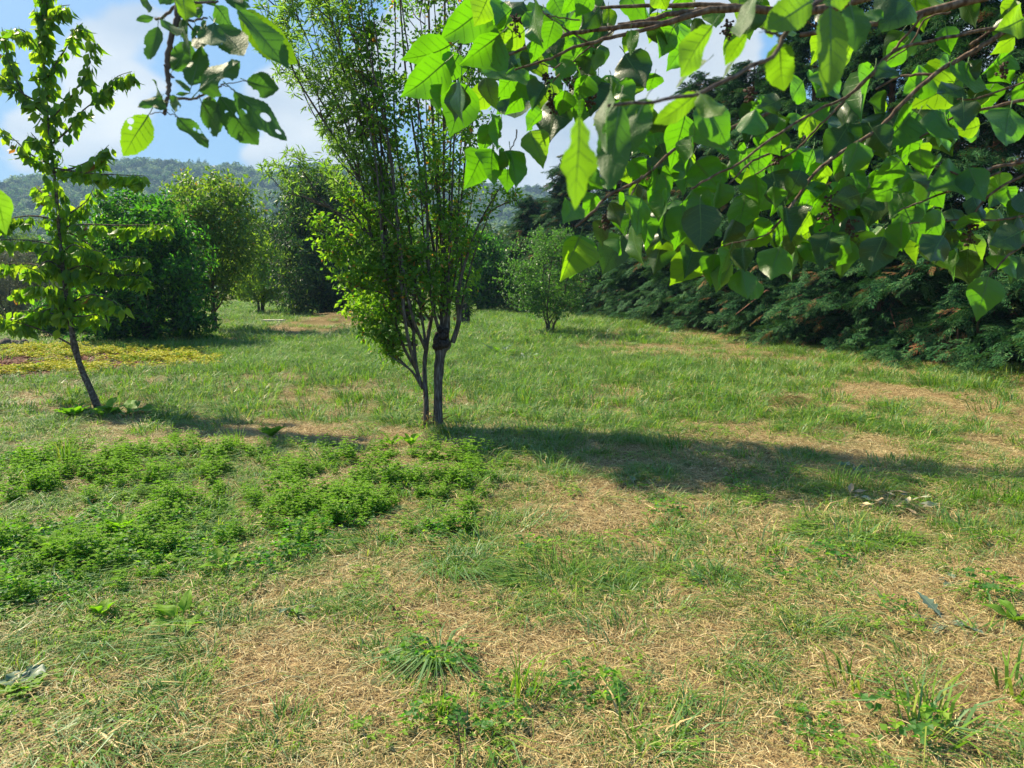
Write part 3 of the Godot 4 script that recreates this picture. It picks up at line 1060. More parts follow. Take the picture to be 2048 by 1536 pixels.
	for q in hang:
		var base := gp(q[0], q[1])
		var o := thing("dead_frond", q[4], "dead branch", base, "dead fronds under the hedge")
		var pl := lists(1)
		for i in q[3]:
			var p := Vector3(rf(-0.24, 0.24) * q[2], rf(0.55, 1.0) * q[2] * 0.8, rf(-0.15, 0.15))
			pl[0].append(Transform3D(grow_basis(Vector3(rf(-0.35, 0.35), -1, rf(-0.3, 0.3)), rf(0, TAU)) * Basis.from_scale(Vector3(0.3, 1.0, 0.4) * rf(0.7, 1.1) * minf(1.0, q[2])), p))
		scatter("frond", [spray(["cypress_dead", "straw_b"], [0.85, 0.15], 0.55)], pl, o, "stuff")
		var st := Surf.new(M["bark_red"])
		for i in 3:
			tube(st, [Vector3(rf(-0.1, 0.1), q[2] * 0.8, 0), Vector3(rf(-0.2, 0.2) * q[2], 0.0, rf(-0.1, 0.1))], [0.012, 0.006], 5)
		part("stem", mesh_of([st]), o)
	var stump := Surf.new(M["bark_red"])
	tube(stump, [Vector3(0, -0.1, 0), Vector3(0, 0.12, 0), Vector3(0.01, 0.36, 0)], [0.13, 0.11, 0.1], 10, 0.2)
	var so := part("tree_stump", mesh_of([stump]), self)
	so.position = gp(1388, 652)
	tag(so, "short reddish tree stump at the foot of the cypress hedge", "stump")

func build_shrubs() -> void:
	# the dense shrub left
	var b := gp(292, 684)
	var d := depth_of(b)
	var m := d / F
	var hgt := 305.0 * m
	var leafy := clumps(4, ["bush_a", "bush_b", "weed_a"], [0.52, 0.4, 0.08], 22, 0.5, 0.15, 0.065, 0.15)
	bush("dense_shrub", "large dense dark green shrub behind the cherry sapling", "shrub", b, hgt, [[0.02, 92 * m], [0.2, 112 * m], [0.45, 115 * m], [0.65, 105 * m], [0.85, 78 * m], [0.95, 45 * m], [1.0, 15 * m]], leafy, 950, 7, hgt * 0.35, 0.05, "bark_dark", 0.8, 1.3, 0.5, -0.5)
	b = gp(430, 664)
	m = depth_of(b) / F
	hgt = 322.0 * m
	var golden := clumps(4, ["gold_a", "gold_b", "gold_tip"], [0.42, 0.56, 0.02], 20, 0.6, 0.14, 0.075, 0.1)
	bush("golden_tipped_tree", "tall leafy shrub with golden orange shoot tips, right of the dense shrub", "tree", b, hgt, [[0.16, 14 * m], [0.28, 36 * m], [0.42, 56 * m], [0.6, 76 * m], [0.78, 84 * m], [0.9, 66 * m], [0.97, 44 * m], [1.0, 22 * m]], golden, 560, 1, hgt * 0.3, 0.11, "bark_dark", 0.8, 1.35, 0.7, -0.32)
	b = gp(522, 628)
	m = depth_of(b) / F
	hgt = 165.0 * m
	var lime := clumps(3, ["cherry_c", "poll_c", "gold_a"], [0.35, 0.4, 0.25], 22, 0.6, 0.17, 0.09, 0.15)
	bush("lime_shrub", "small lime green shrub with bare stems in the sunny gap", "shrub", b, hgt, [[0.15, 30 * m], [0.3, 52 * m], [0.55, 50 * m], [0.8, 32 * m], [1.0, 8 * m]], lime, 420, 6, hgt * 0.3, 0.07, "bark_dark", 0.8, 1.3, 0.5, -0.35)
	b = gp(575, 613)
	m = depth_of(b) / F
	bush("young_tree", "slight pale green young tree between the lime shrub and the dark bush", "tree", b, 115.0 * m, [[0.15, 14 * m], [0.4, 26 * m], [0.7, 24 * m], [1.0, 5 * m]], lime, 150, 1, 40 * m, 0.06, "bark_dark", 0.7, 1.2, 0.5)
	b = gp(650, 634)
	m = depth_of(b) / F
	hgt = 312.0 * m
	var yew := clumps(4, ["yew_a", "yew_b", "gold_a"], [0.46, 0.46, 0.08], 34, 0.75, 0.19, 0.06, 0.3)
	bush("dark_bush", "tall blackish green feathery bush left of the pollarded tree", "shrub", b, hgt, [[0.04, 70 * m], [0.2, 95 * m], [0.4, 100 * m], [0.6, 88 * m], [0.8, 60 * m], [0.93, 38 * m], [1.0, 12 * m]], yew, 1050, 4, hgt * 0.3, 0.09, "bark_dark", 0.8, 1.4, 0.35, -0.45)
	b = gp(960, 624)
	m = depth_of(b) / F
	hgt = 165.0 * m
	bush("green_shrub", "rounded mid green shrub behind the pollarded tree, a bough reaching right", "shrub", b, hgt, [[0.05, 42 * m], [0.3, 62 * m], [0.6, 60 * m], [0.85, 35 * m], [1.0, 10 * m]], clumps(3, ["bush_a", "bush_b", "poll_a"], [0.4, 0.4, 0.2], 26, 0.7, 0.17, 0.1, 0.2), 520, 3, hgt * 0.3, 0.08, "bark_dark", 0.8, 1.3, 0.4)
	# hazel like small tree with three bare stems
	b = gp(1097, 673)
	m = depth_of(b) / F
	hgt = 225.0 * m
	bush("small_hazel", "small airy tree with three bare stems on the right side of the lawn", "tree", b, hgt, [[0.16, 34 * m], [0.3, 70 * m], [0.5, 78 * m], [0.7, 72 * m], [0.88, 54 * m], [1.0, 24 * m]], clumps(4, ["hazel_a", "hazel_b"], [0.6, 0.4], 17, 0.4, 0.075, 0.05, 0.2), 640, 3, hgt * 0.25, 0.045, "bark_dark", 0.8, 1.25, 0.7, -0.14)
	b = gp(28, 652)
	m = depth_of(b) / F
	hgt = 165.0 * m
	bush("olive_bush", "grey green olive bush at the left frame edge behind the sapling", "shrub", b, hgt, [[0.05, 45 * m], [0.3, 62 * m], [0.6, 66 * m], [0.85, 42 * m], [1.0, 12 * m]], clumps(3, ["olive_a", "olive_b"], [0.6, 0.4], 34, 0.5, 0.1, 0.025, 0.2), 620, 3, hgt * 0.3, 0.06, "bark_dark", 0.8, 1.3, 0.4)
	b = gp(140, 672)
	m = depth_of(b) / F
	bush("low_shrub", "low leafy shrub at the dense shrub's left foot", "shrub", b, 80.0 * m, [[0.02, 40 * m], [0.4, 52 * m], [0.8, 36 * m], [1.0, 8 * m]], leafy, 260, 3, 25 * m, 0.03, "bark_dark", 0.8, 1.2, 0.5)
	# yucca
	var y := thing("yucca_plant", "dark spiky yucca on a shaggy stem behind the pollarded tree", "yucca", gp(926, 655))
	m = depth_of(y.position) / F
	var ys := Surf.new(M["bark_dark"])
	tube(ys, [Vector3(0, -0.1, 0), Vector3(0, 28 * m, 0), Vector3(0, 48 * m, 0)], [15 * m, 13 * m, 9 * m], 10, 0.3)
	part("trunk", mesh_of([ys]), y)
	var yl := Surf.new(M["yew_b"])
	for i in 90:
		var a := rf(0, TAU)
		var el := rf(-0.9, 0.9)
		var dir := Vector3(cos(a) * cos(el), sin(el), sin(a) * cos(el))
		small_leaf(yl, Vector3(0, 40 * m, 0) + dir * 3 * m, dir, Vector3.UP, 26 * m * rf(0.8, 1.2), 2.4 * m, 0.2, 0.1)
	part("foliage", mesh_of([yl]), y)

# ==================================================================== the cherry sapling
func px_line(pts: Array, depth: float, dz: float, origin: Vector3) -> Array:
	var out := []
	for i in pts.size():
		out.append(at(pts[i][0], pts[i][1], depth + dz * i / maxf(1, pts.size() - 1)) - origin)
	return out

func build_cherry() -> void:
	var base := gp(198, 818)
	var d := depth_of(base)
	var m := d / F
	var o := thing("cherry_sapling", "leaning young cherry tree with drooping lime green leaves", "tree", base)
	var trunk_px := [[200, 826], [184, 785], [164, 740], [150, 695], [140, 640], [131, 580], [124, 520], [118, 460], [114, 400], [106, 330], [98, 260], [93, 200], [88, 130], [86, 60], [85, 0], [84, -60]]
	var tp := curve_pts(px_line(trunk_px, d, 0.0, base), 3)
	var radii := []
	for i in tp.size():
		var t := float(i) / (tp.size() - 1)
		radii.append(lerpf(7.6, 0.9, pow(t, 0.6)) * m * (1.0 + 0.35 * exp(-pow((t - 0.2) / 0.025, 2.0)) + 0.15 * exp(-t * 30.0)))
	var ts := Surf.new(M["bark_cherry"])
	tube(ts, tp, radii, 12, 0.12)
	part("trunk", mesh_of([ts]), o)
	var br := [[[113, 440], [70, 432], [31, 435], [4, 446]], [[125, 465], [148, 470], [185, 495], [217, 520]], [[122, 455], [168, 449], [238, 451], [285, 450], [340, 450]], [[122, 492], [58, 481], [-10, 479]],
		[[128, 552], [94, 536], [49, 527], [-20, 530]], [[129, 550], [152, 547], [225, 551], [273, 550], [289, 560]], [[127, 520], [195, 524], [254, 514], [285, 515]],
		[[106, 332], [62, 309], [31, 281], [-8, 252]], [[108, 336], [175, 346], [240, 350], [288, 352]], [[100, 290], [135, 262], [162, 225], [200, 194], [231, 156], [264, 143]], [[97, 240], [125, 215], [147, 187], [175, 137], [187, 82]],
		[[92, 160], [110, 130], [130, 100], [150, 60], [166, 46]], [[95, 233], [56, 200], [28, 150], [12, 100], [4, 55]], [[94, 210], [50, 190], [15, 160], [-15, 140]], [[108, 345], [150, 335], [190, 315], [218, 290]],
		[[144, 690], [104, 669], [60, 652], [20, 640], [-20, 625]], [[138, 620], [100, 610], [70, 620], [40, 640]], [[136, 600], [165, 600], [185, 590], [200, 610]], [[118, 440], [150, 420], [175, 400], [190, 370]],
		[[88, 120], [65, 80], [45, 60], [30, 60]], [[87, 80], [100, 40], [118, 15], [140, 10]], [[110, 395], [85, 385], [72, 370]], [[86, 40], [95, 0], [100, -40]], [[100, 300], [75, 280], [62, 265]], [[135, 600], [110, 585], [95, 565]]]
	for i in 14:
		var y0 := rf(470, 640)
		var x0 := lerpf(118, 139, (y0 - 460) / 180.0)
		var sd := -1.0 if i % 2 == 0 else 1.0
		var reach := rf(45, 110)
		br.append([[x0, y0], [x0 + sd * reach * 0.4, y0 - rf(0, 22)], [x0 + sd * reach * 0.75, y0 - rf(-5, 25)], [x0 + sd * reach, y0 + rf(-15, 20)]])
	var bs := Surf.new(M["bark_cherry"])
	var spots := []
	for k in br.size():
		var dz := rf(-0.7, 0.7)
		var pts := curve_pts(px_line(br[k], d, dz, base), 5)
		tube(bs, pts, taper(pts.size(), 2.1 * m, 0.5 * m), 6)
		var total := 0.0
		for i in range(1, pts.size()):
			total += (pts[i] as Vector3).distance_to(pts[i - 1])
		var n := int(total / (2.3 * m))
		for i in n:
			var t := pow(rng.randf(), 0.75)
			if k == 15 and t < 0.42:
				continue
			spots.append([along(pts, 0.1 + 0.9 * t) + Vector3(rf(-1, 1), rf(-0.9, 0.5), rf(-1, 1)) * rf(2, 12) * m, 0])
	# spur leaves clothe the leader
	for i in 540:
		var t := 0.26 + 0.76 * pow(rng.randf(), 0.9)
		var p := along(tp, t)
		var fat := lerpf(38.0, 13.0, t)
		spots.append([p + Vector3(rf(-1, 1), rf(-0.5, 0.5), rf(-1, 1)) * fat * m * 0.75, 1])
	part("branches", mesh_of([bs]), o)
	var meshes := []
	for mat in ["cherry_a", "cherry_b", "cherry_c", "cherry_red"]:
		for v in 2:
			meshes.append(leaf_mesh(CHERRY, mat, "cherry_c", 0.35, 0.28 + 0.25 * v, 0.25, v * 2.0, [], 6, 4))
	var trs := []
	for s in spots:
		var hang := Vector3(rf(-0.6, 0.6), -1.0 + rf(-0.1, 0.5), rf(-0.6, 0.6)).normalized()
		var size := rf(16, 28) * m
		var roll := grow_basis(hang, rf(0, TAU))
		var p: Vector3 = s[0] + hang * 0.2 * size
		trs.append([Transform3D(Basis(roll.x * size * 1.12, roll.y * size, roll.z * size), p), rng.randi() % 2 + 2 * (0 if rng.randf() < 0.45 else (1 if rng.randf() < 0.5 else (2 if rng.randf() < 0.97 else 3))), depth_of(p + base) - size * 6.0])
	trs.sort_custom(func(a, b): return a[2] < b[2])
	var rest := lists(meshes.size())
	for i in trs.size():
		if i < 300:
			part("leaf", meshes[trs[i][1]], o).transform = trs[i][0]
		else:
			rest[trs[i][1]].append(trs[i][0])
	scatter("leaves", meshes, rest, o, "stuff")

func along(pts: Array, t: float) -> Vector3:
	var f := clampf(t, 0.0, 1.0) * (pts.size() - 1)
	var i := mini(int(f), pts.size() - 2)
	return (pts[i] as Vector3).lerp(pts[i + 1], f - i)

# ==================================================================== the pollarded tree
func build_pollard() -> void:
	var base := gp(873, 856)
	var d := depth_of(base)
	var m := d / F
	var o := thing("pollarded_tree", "pollarded tree with a swollen dark knob and upright leafy shoots", "tree", base)
	var ts := Surf.new(M["bark_dark"])
	var tr := curve_pts(px_line([[876, 868], [876, 820], [877, 760], [878, 730], [880, 712], [883, 695], [885, 678], [890, 655], [893, 600], [890, 540], [884, 470], [876, 380], [868, 280], [862, 160], [858, 40], [856, -80]], d, 0.1, base), 3)
	var rad := []
	for i in tr.size():
		var k := float(i) / 3.0
		var r := 9.2
		if k > 3.0:
			r = 9.0 + 9.0 * exp(-pow((k - 5.4) / 0.85, 2.0))
		if k > 6.8:
			r = lerpf(11.0, 1.5, pow((k - 6.8) / 8.2, 0.5))
		if k < 1.0:
			r = 11.0 - 1.8 * k
		rad.append(r * m)
	tube(ts, tr, rad, 14, 0.28)
	# the burr: lumps on the knob
	var kn := Surf.new(M["burr"])
	for i in 26:
		var a := rf(0, TAU)
		var c := at(884 + cos(a) * rf(4, 13), 678 + rf(-19, 15), d + sin(a) * 12.0 * m) - base
		ball(kn, c, rf(5, 9) * m)
	part("trunk", mesh_of([ts]), o)
	part("knob", mesh_of([kn]), o)
	var t2 := Surf.new(M["bark_dark"])
	var left := curve_pts(px_line([[852, 858], [852, 800], [850, 765], [849, 735], [852, 700], [860, 650], [868, 610], [872, 560], [868, 500], [850, 400], [830, 280], [812, 150], [800, 0], [795, -90]], d, 0.2, base), 3)
	tube(t2, left, taper(left.size(), 5.6 * m, 1.3 * m), 10, 0.2)
	var fork := curve_pts(px_line([[846, 778], [834, 742], [828, 690], [827, 655], [822, 615], [808, 570], [790, 520], [765, 440], [745, 340], [715, 220], [680, 120], [640, 20], [620, -60]], d, -0.25, base), 3)
	tube(t2, fork, taper(fork.size(), 4.0 * m, 1.1 * m), 9, 0.2)
	var low := curve_pts(px_line([[844, 775], [828, 748], [815, 735], [795, 722], [775, 708]], d, -0.2, base), 3)
	tube(t2, low, taper(low.size(), 3.2 * m, 0.8 * m), 6)
	part("side_trunk", mesh_of([t2]), o)
	# upright shoots
	var oval := clumps(5, ["poll_a", "poll_b", "poll_c", "poll_red"], [0.46, 0.36, 0.165, 0.015], 13, 0.17, 0.058, 0.033, 0.35, 1.6)
	var limy := clumps(3, ["poll_c", "poll_a"], [0.75, 0.25], 11, 0.15, 0.068, 0.04, 0.3, 1.5)
	var willow := clumps(4, ["willow_a", "willow_b"], [0.65, 0.35], 15, 0.16, 0.1, 0.016, 0.25, 1.0)
	var all := oval + limy + willow
	var places := lists(all.size())
	var sh := Surf.new(M["bark_dark"])
	var ends := []
	for i in 17:
		ends.append([lerpf(655, 1010, (i + rng.randf()) / 17.0), rf(-190, -40), "o"])
	for i in 9:
		ends.append([lerpf(545, 665, (i + rng.randf()) / 9.0), rf(-60, 140) if i < 3 else rf(-140, 40), "w"])
	for q in ends:
		var from: Array = [rf(876, 893), rf(650, 685)] if q[0] > 780 else ([[834, 742], [827, 660], [852, 700], [826, 640]][rng.randi() % 4] if q[0] > 660 else [[822, 615], [827, 655], [808, 570], [790, 520]][rng.randi() % 4])
		var lean: float = q[0] - from[0]
		var p := px_line([from, [from[0] + lean * 0.22, from[1] - 110], [from[0] + lean * 0.5, lerpf(from[1], q[1], 0.5)], [from[0] + lean * 0.82, lerpf(from[1], q[1], 0.8)], [q[0], q[1]]], d, 0.0, base)
		var off := Vector3(0, 0, rf(-0.75, 0.75))
		for k in p.size():
			p[k] += off * pow(k / 4.0, 0.8)
			if k > 0:
				p[k] += Vector3(rf(-1, 1), rf(-0.3, 0.3), rf(-1, 1)) * 17.0 * m
		var pts := curve_pts(p, 5)
		tube(sh, pts, taper(pts.size(), rf(2.0, 4.2) * m, 0.5 * m), 6)
		for k in 9:
			var st := along(pts, rf(0.2, 0.95))
			var out := Vector3(rf(-1, 1), rf(0.5, 1.5), rf(-1, 1)).normalized()
			var ln := rf(30, 95) * m
			var sd := [st, st + out * ln * 0.5 + rand_dir() * 5.0 * m, st + out * ln + Vector3.UP * 8.0 * m]
			tube(sh, sd, [1.5 * m, 1.0 * m, 0.4 * m], 5)
			for j in 4:
				var c := along(sd, rf(0.25, 1.0)) + rand_dir() * rf(1, 8) * m
				var tw := Transform3D(grow_basis(out + rand_dir() * 0.7, rf(0, TAU)).scaled(Vector3.ONE * rf(0.75, 1.25)), c)
				places[(8 + rng.randi() % 4) if q[2] == "w" else rng.randi() % 5].append(tw)
		var count := 24 if q[2] == "o" else 26
		for k in count:
			var t := rf(0.14, 1.0) if q[2] == "o" else rf(0.42, 1.0)
			var c := along(pts, t)
			var away := Vector3(rf(-1, 1), rf(-0.2, 0.6), rf(-1, 1))
			c += away * rf(2, 34) * m * (1.0 if q[2] == "o" else 0.8)
			var ax := (away * 0.6 + Vector3.UP * rf(0.2, 1.0)).normalized()
			var tr3 := Transform3D(grow_basis(ax, rf(0, TAU)).scaled(Vector3.ONE * rf(0.8, 1.3)), c)
			if q[2] == "w":
				places[8 + rng.randi() % 4].append(tr3)
			elif q[0] < 760 and rng.randf() < 0.35 and t > 0.75:
				places[8 + rng.randi() % 4].append(tr3)
			else:
				places[rng.randi() % 5].append(tr3)
	# the dense leafy waist of the column
	for i in 1500:
		var py := rf(-60, 630)
		if rng.randf() < lerpf(0.75, 0.2, clampf((py - 60.0) / 380.0, 0, 1)):
			continue
		var mid := lerpf(845, 826, clampf((630 - py) / 430.0, 0, 1))
		var half := lerpf(75, 165, clampf((640 - py) / 300.0, 0, 1))
		var u := rf(-1, 1)
		var v := rf(-1, 1)
		if u * u + v * v > 1.0:
			continue
		var c := at(mid + u * half, py, d + v * half * m * 0.9) - base
		if lump.get_noise_3d(c.x * 3.0, c.y * 2.2, c.z * 3.0) < -0.06:
			continue
		var ax := (Vector3(u, rf(0.0, 1.0), v) + rand_dir() * 0.4).normalized()
		places[rng.randi() % 5].append(Transform3D(grow_basis(ax, rf(0, TAU)).scaled(Vector3.ONE * rf(0.8, 1.3)), c))
	# lime lower boughs at the left
	var boughs := [[[860, 640], [800, 560], [720, 490], [622, 455]], [[850, 640], [780, 570], [700, 530], [640, 485]], [[840, 650], [770, 590], [720, 575], [688, 560]], [[832, 660], [780, 630], [740, 610], [700, 610]],
		[[828, 690], [790, 660], [760, 645], [712, 628]], [[850, 620], [800, 520], [740, 470], [690, 440]], [[850, 600], [790, 530], [740, 520], [700, 500]], [[835, 690], [800, 690], [770, 685], [735, 660]], [[815, 735], [800, 720], [790, 712], [770, 708]],
		[[845, 640], [800, 600], [770, 560], [735, 545]], [[838, 670], [810, 640], [790, 640], [765, 640]], [[850, 610], [780, 480], [730, 420], [700, 400]]]
	for k in boughs.size():
		var p := px_line(boughs[k], d, rf(-0.6, 0.25), base)
		var pts := curve_pts(p, 5)
		tube(sh, pts, taper(pts.size(), 2.6 * m, 0.7 * m), 6)
		for i in (36 if k != 8 else 22):
			var t := rf(0.3, 1.02)
			var c := along(pts, t) + Vector3(rf(-1, 1), rf(-0.7, 0.9), rf(-1, 1)) * rf(2, 19) * m
			var ax := (Vector3(rf(-1, 0.3), rf(0.0, 1.0), rf(-0.6, 0.6))).normalized()
			places[5 + rng.randi() % 3 if rng.randf() < 0.55 else rng.randi() % 5].append(Transform3D(grow_basis(ax, rf(0, TAU)).scaled(Vector3.ONE * rf(0.75, 1.25)), c))
	# bare twigs with narrow leaf tufts at the left, sparse twigs at the right
	var twigs := [[[800, 560], [740, 470], [640, 405], [575, 385], [540, 352]], [[690, 442], [640, 395], [610, 350], [588, 318]], [[740, 470], [700, 420], [670, 380], [640, 350]], [[660, 415], [620, 400], [585, 370], [565, 345]],
		[[905, 685], [918, 640], [915, 590], [935, 510], [962, 440], [1006, 366]], [[920, 625], [945, 520], [972, 445], [994, 385]], [[918, 600], [925, 500], [940, 420], [952, 360]], [[960, 445], [985, 420], [1015, 405], [1035, 400]]]
	for k in twigs.size():
		var pts := curve_pts(px_line(twigs[k], d, rf(-0.3, 0.3), base), 5)
		tube(sh, pts, taper(pts.size(), (5.5 if k == 4 else 2.4) * m, 0.7 * m), 6)
		var list := [1.0, 0.97, 0.9, 0.8, 0.62, 0.7] if k < 4 else [1.0, 0.9, 0.8, 0.7, 0.6]
		for t in list:
			for i in 2:
				var c := along(pts, t) + Vector3(rf(-1, 1), rf(-1, 1), rf(-1, 1)) * 5.0 * m
				var tr3 := Transform3D(grow_basis(Vector3(rf(-0.7, 0.7), rf(0.1, 1), rf(-0.6, 0.6)), rf(0, TAU)).scaled(Vector3.ONE * rf(0.7, 1.1)), c)
				places[(8 + rng.randi() % 4) if k < 4 else rng.randi() % 5].append(tr3)
	part("shoots", mesh_of([sh]), o)
	scatter("crown", all, places, o, "stuff")
	# dry grass caught at the foot
	var hay := Surf.new(M["straw_b"])
	for i in 60:
		var a := rf(0, TAU)
		var p := at(864 + cos(a) * 14, 838 + rf(-14, 14), d + sin(a) * 14 * m) - base
		var dir := Vector3(rf(-1, 1), rf(-0.5, 0.2), rf(-1, 1)).normalized()
		small_leaf(hay, p, dir, rand_dir(), 26 * m * rf(0.6, 1.2), 1.0 * m, 0.1, 0.3)
	var ho := part("hay_wisp", mesh_of([hay]), self)
	ho.position = base
	tag(ho, "wisp of dry hay caught round the foot of the pollarded tree", "hay")

func ball(s: Surf, c: Vector3, r: float) -> void:
	var rows := 6
	var cols := 9
	var p := []
	for i in rows + 1:
		var row := []
		for j in cols:
			var th := PI * i / rows
			var ph := TAU * j / cols
			var n := Vector3(sin(th) * cos(ph), cos(th), sin(th) * sin(ph))
			row.append([c + n * r * (1.0 + 0.25 * lump.get_noise_3d(c.x * 20 + n.x * 2, c.y * 20 + n.y * 2, c.z * 20 + n.z * 2)), n])
		p.append(row)
	for i in rows:
		for j in cols:
			var k := (j + 1) % cols
			s.smooth_tri(p[i][j][0], p[i][k][0], p[i + 1][k][0], p[i][j][1], p[i][k][1], p[i + 1][k][1])
			s.smooth_tri(p[i][j][0], p[i + 1][k][0], p[i + 1][j][0], p[i][j][1], p[i + 1][k][1], p[i + 1][j][1])

# ==================================================================== boughs close to the eye
func put_leaf(parent: Node3D, mesh: Mesh, q: Array, depth: float, ratio: float, min_px: float) -> void:
	# q: stalk x, y, tip x, y, kind
	var a := at(q[0], q[1], depth)
	var b := at(q[2], q[3], depth + rf(-0.03, 0.03))
	var l := a.distance_to(b)
	var bs := aim_leaf(a, b, q[4])
	var w := clampf(l * ratio, min_px * depth / F, 105.0 * depth / F)
	var o := part("leaf", mesh, parent)
	o.transform = Transform3D(Basis(bs.x * w, bs.y * l, bs.z * w), a - parent.position)

func bough(s: Surf, pts: Array, depth: float, dz: float, origin: Vector3, t0: float, t1: float, sides := 8) -> void:
	var p := curve_pts(px_line(pts, depth, dz, origin), 5)
	for i in p.size():
		p[i] += Vector3(rf(-1, 1), rf(-1, 1), rf(-1, 1)) * 0.0012
	tube(s, p, taper(p.size(), t0 * depth / F * 0.5, t1 * depth / F * 0.5), sides, 0.15)

func build_apple() -> void:
	var D := 0.95
	var top := at(352, -60, D)
	var o := thing("apple_branch", "apple branch with hole eaten leaves hanging in from the top left", "branch", top)
	var s := Surf.new(M["bark_apple"])
	bough(s, [[345, -160], [353, -60], [355, 17], [353, 42], [341, 87], [335, 125], [337, 162], [337, 192], [332, 210], [330, 228]], D, 0.0, top, 14, 7)
	part("main_branch", mesh_of([s]), o)
	var t := Surf.new(M["bark_apple"])
	bough(t, [[337, 192], [366, 197], [393, 196], [420, 185], [445, 169]], D, -0.02, top, 6.5, 3)
	bough(t, [[445, 169], [470, 164], [495, 162]], D, 0.0, top, 2.5, 1.5, 5)
	bough(t, [[445, 169], [458, 174], [470, 182]], D, 0.0, top, 2.5, 1.5, 5)
	bough(t, [[355, 8], [328, 33], [312, 37]], D, 0.03, top, 7, 5)
	bough(t, [[356, 30], [382, 41], [414, 37]], D, 0.05, top, 7, 4)
	bough(t, [[356, 4], [397, 4], [437, 4]], D, 0.05, top, 6, 5)
	bough(t, [[372, 40], [384, 60], [391, 76]], D, 0.05, top, 5, 3)
	bough(t, [[331, 226], [312, 226], [299, 230]], D, -0.01, top, 2.2, 1.6, 5)
	bough(t, [[331, 226], [345, 229], [356, 235]], D, -0.01, top, 2.2, 1.6, 5)
	for k in [[341, 150, 347, 156], [336, 166, 344, 168], [340, 110, 335, 105], [334, 135, 329, 130]]:
		bough(t, [[k[0], k[1]], [k[2], k[3]]], D, 0.0, top, 6, 4, 6)
	part("twigs", mesh_of([t]), o)
	# [stalk, tip, kind, width over length, holes in leaf units]
	var leaves := [[316, 53, 301, 123, "d", 0.62, [[0.3, 0.62, 0.06], [0.02, 1.0, 0.05]]], [307, 34, 271, 43, "d", 0.4, []], [305, 15, 281, -2, "d", 0.5, []], [297, 230, 250, 311, "b", 0.62, [[0.24, 0.33, 0.07], [0.17, 0.45, 0.05]]],
		[355, 234, 414, 300, "d", 0.5, [[-0.17, 0.42, 0.05], [-0.26, 0.5, 0.06]]], [403, 204, 450, 272, "y", 0.9, [[0.05, 1.02, 0.1], [-0.24, 0.6, 0.05]]], [439, 192, 517, 289, "d", 0.55, [[-0.1, 0.3, 0.04], [0.08, 0.42, 0.07], [-0.2, 0.36, 0.03]]],
		[468, 181, 575, 284, "d", 0.52, [[0.05, 0.55, 0.085], [-0.16, 0.3, 0.055], [0.0, 0.82, 0.05]]], [493, 162, 556, 183, "d", 0.9, [[0.24, 0.1, 0.12], [0.3, 0.32, 0.12]]], [397, 182, 476, 118, "d", 0.66, [[-0.3, 0.55, 0.17]]],
		[383, 172, 408, 106, "d", 0.62, [[-0.28, 0.4, 0.07]]], [345, 141, 382, 88, "d", 0.55, []], [474, 18, 582, 136, "d", 0.58, [[-0.27, 0.7, 0.05]]], [477, 20, 588, 130, "b", 0.55, []], [433, 50, 492, 120, "d", 0.55, [[0.22, 0.5, 0.05]]],
		[428, 46, 420, 110, "d", 0.55, []], [391, 50, 410, 106, "d", 0.55, [[-0.1, 0.4, 0.06]]], [355, 50, 401, 114, "d", 0.72, [[-0.15, 0.25, 0.06], [0.05, 0.7, 0.045]]], [330, 41, 352, 78, "d", 0.7, []], [430, 10, 470, 58, "y", 0.85, []],
		[449, -4, 501, 14, "d", 0.5, []], [366, -6, 372, 36, "b", 0.8, []], [380, 184, 352, 155, "d", 0.45, []], [378, 187, 351, 190, "d", 0.4, []], [325, 193, 304, 162, "d", 0.45, []], [320, 192, 277, 218, "d", 0.45, []],
		[333, 218, 303, 200, "d", 0.6, []], [402, 14, 378, 36, "d", 0.6, []], [405, 40, 412, 62, "d", 0.8, []], [340, 205, 362, 212, "d", 0.5, [[0.1, 0.8, 0.1]]], [420, 190, 410, 225, "d", 0.9, []], [360, 60, 378, 74, "d", 0.6, []],
		[345, -20, 320, 12, "d", 0.6, []], [400, -20, 430, 12, "d", 0.7, []], [385, -14, 398, 30, "b", 0.6, []], [470, -30, 500, -4, "d", 0.6, []], [355, -40, 335, 10, "d", 0.6, []]]
	for i in leaves.size():
		var q: Array = leaves[i]
		var kind: String = q[4]
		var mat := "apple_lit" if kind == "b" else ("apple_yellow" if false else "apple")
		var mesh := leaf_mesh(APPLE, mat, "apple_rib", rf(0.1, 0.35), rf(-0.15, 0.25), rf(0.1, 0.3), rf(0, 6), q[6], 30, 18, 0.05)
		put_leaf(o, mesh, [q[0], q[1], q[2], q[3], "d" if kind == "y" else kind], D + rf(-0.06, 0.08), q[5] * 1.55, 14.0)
	# a leaf of another twig at the left frame edge
	var e := thing("edge_leaf_twig", "single bright lime leaf hanging in at the left frame edge", "twig", at(-60, 350, 0.9))
	var es := Surf.new(M["bark_apple"])
	bough(es, [[-160, 345], [-60, 350], [-14, 372]], 0.9, 0.0, e.position, 6, 3)
	part("stem", mesh_of([es]), e)
	put_leaf(e, leaf_mesh(CHERRY, "cherry_b", "cherry_c", 0.3, 0.2, 0.2, 1.0, [], 16, 8), [-12, 374, 10, 466, "b"], 0.9, 1.4, 30)
	put_leaf(e, leaf_mesh(CHERRY, "cherry_a", "cherry_c", 0.3, 0.2, 0.2, 2.0, [], 16, 8), [-30, 360, -50, 440, "b"], 0.9, 1.2, 30)
	# the near blurred apple bough at the right
	var d2 := 0.66
	var top2 := at(1680, -60, d2)
	var n := thing("near_apple_branch", "close blurred apple bough with yellow green leaves crossing the lilac", "branch", top2)
	var ns := Surf.new(M["bark_apple"])
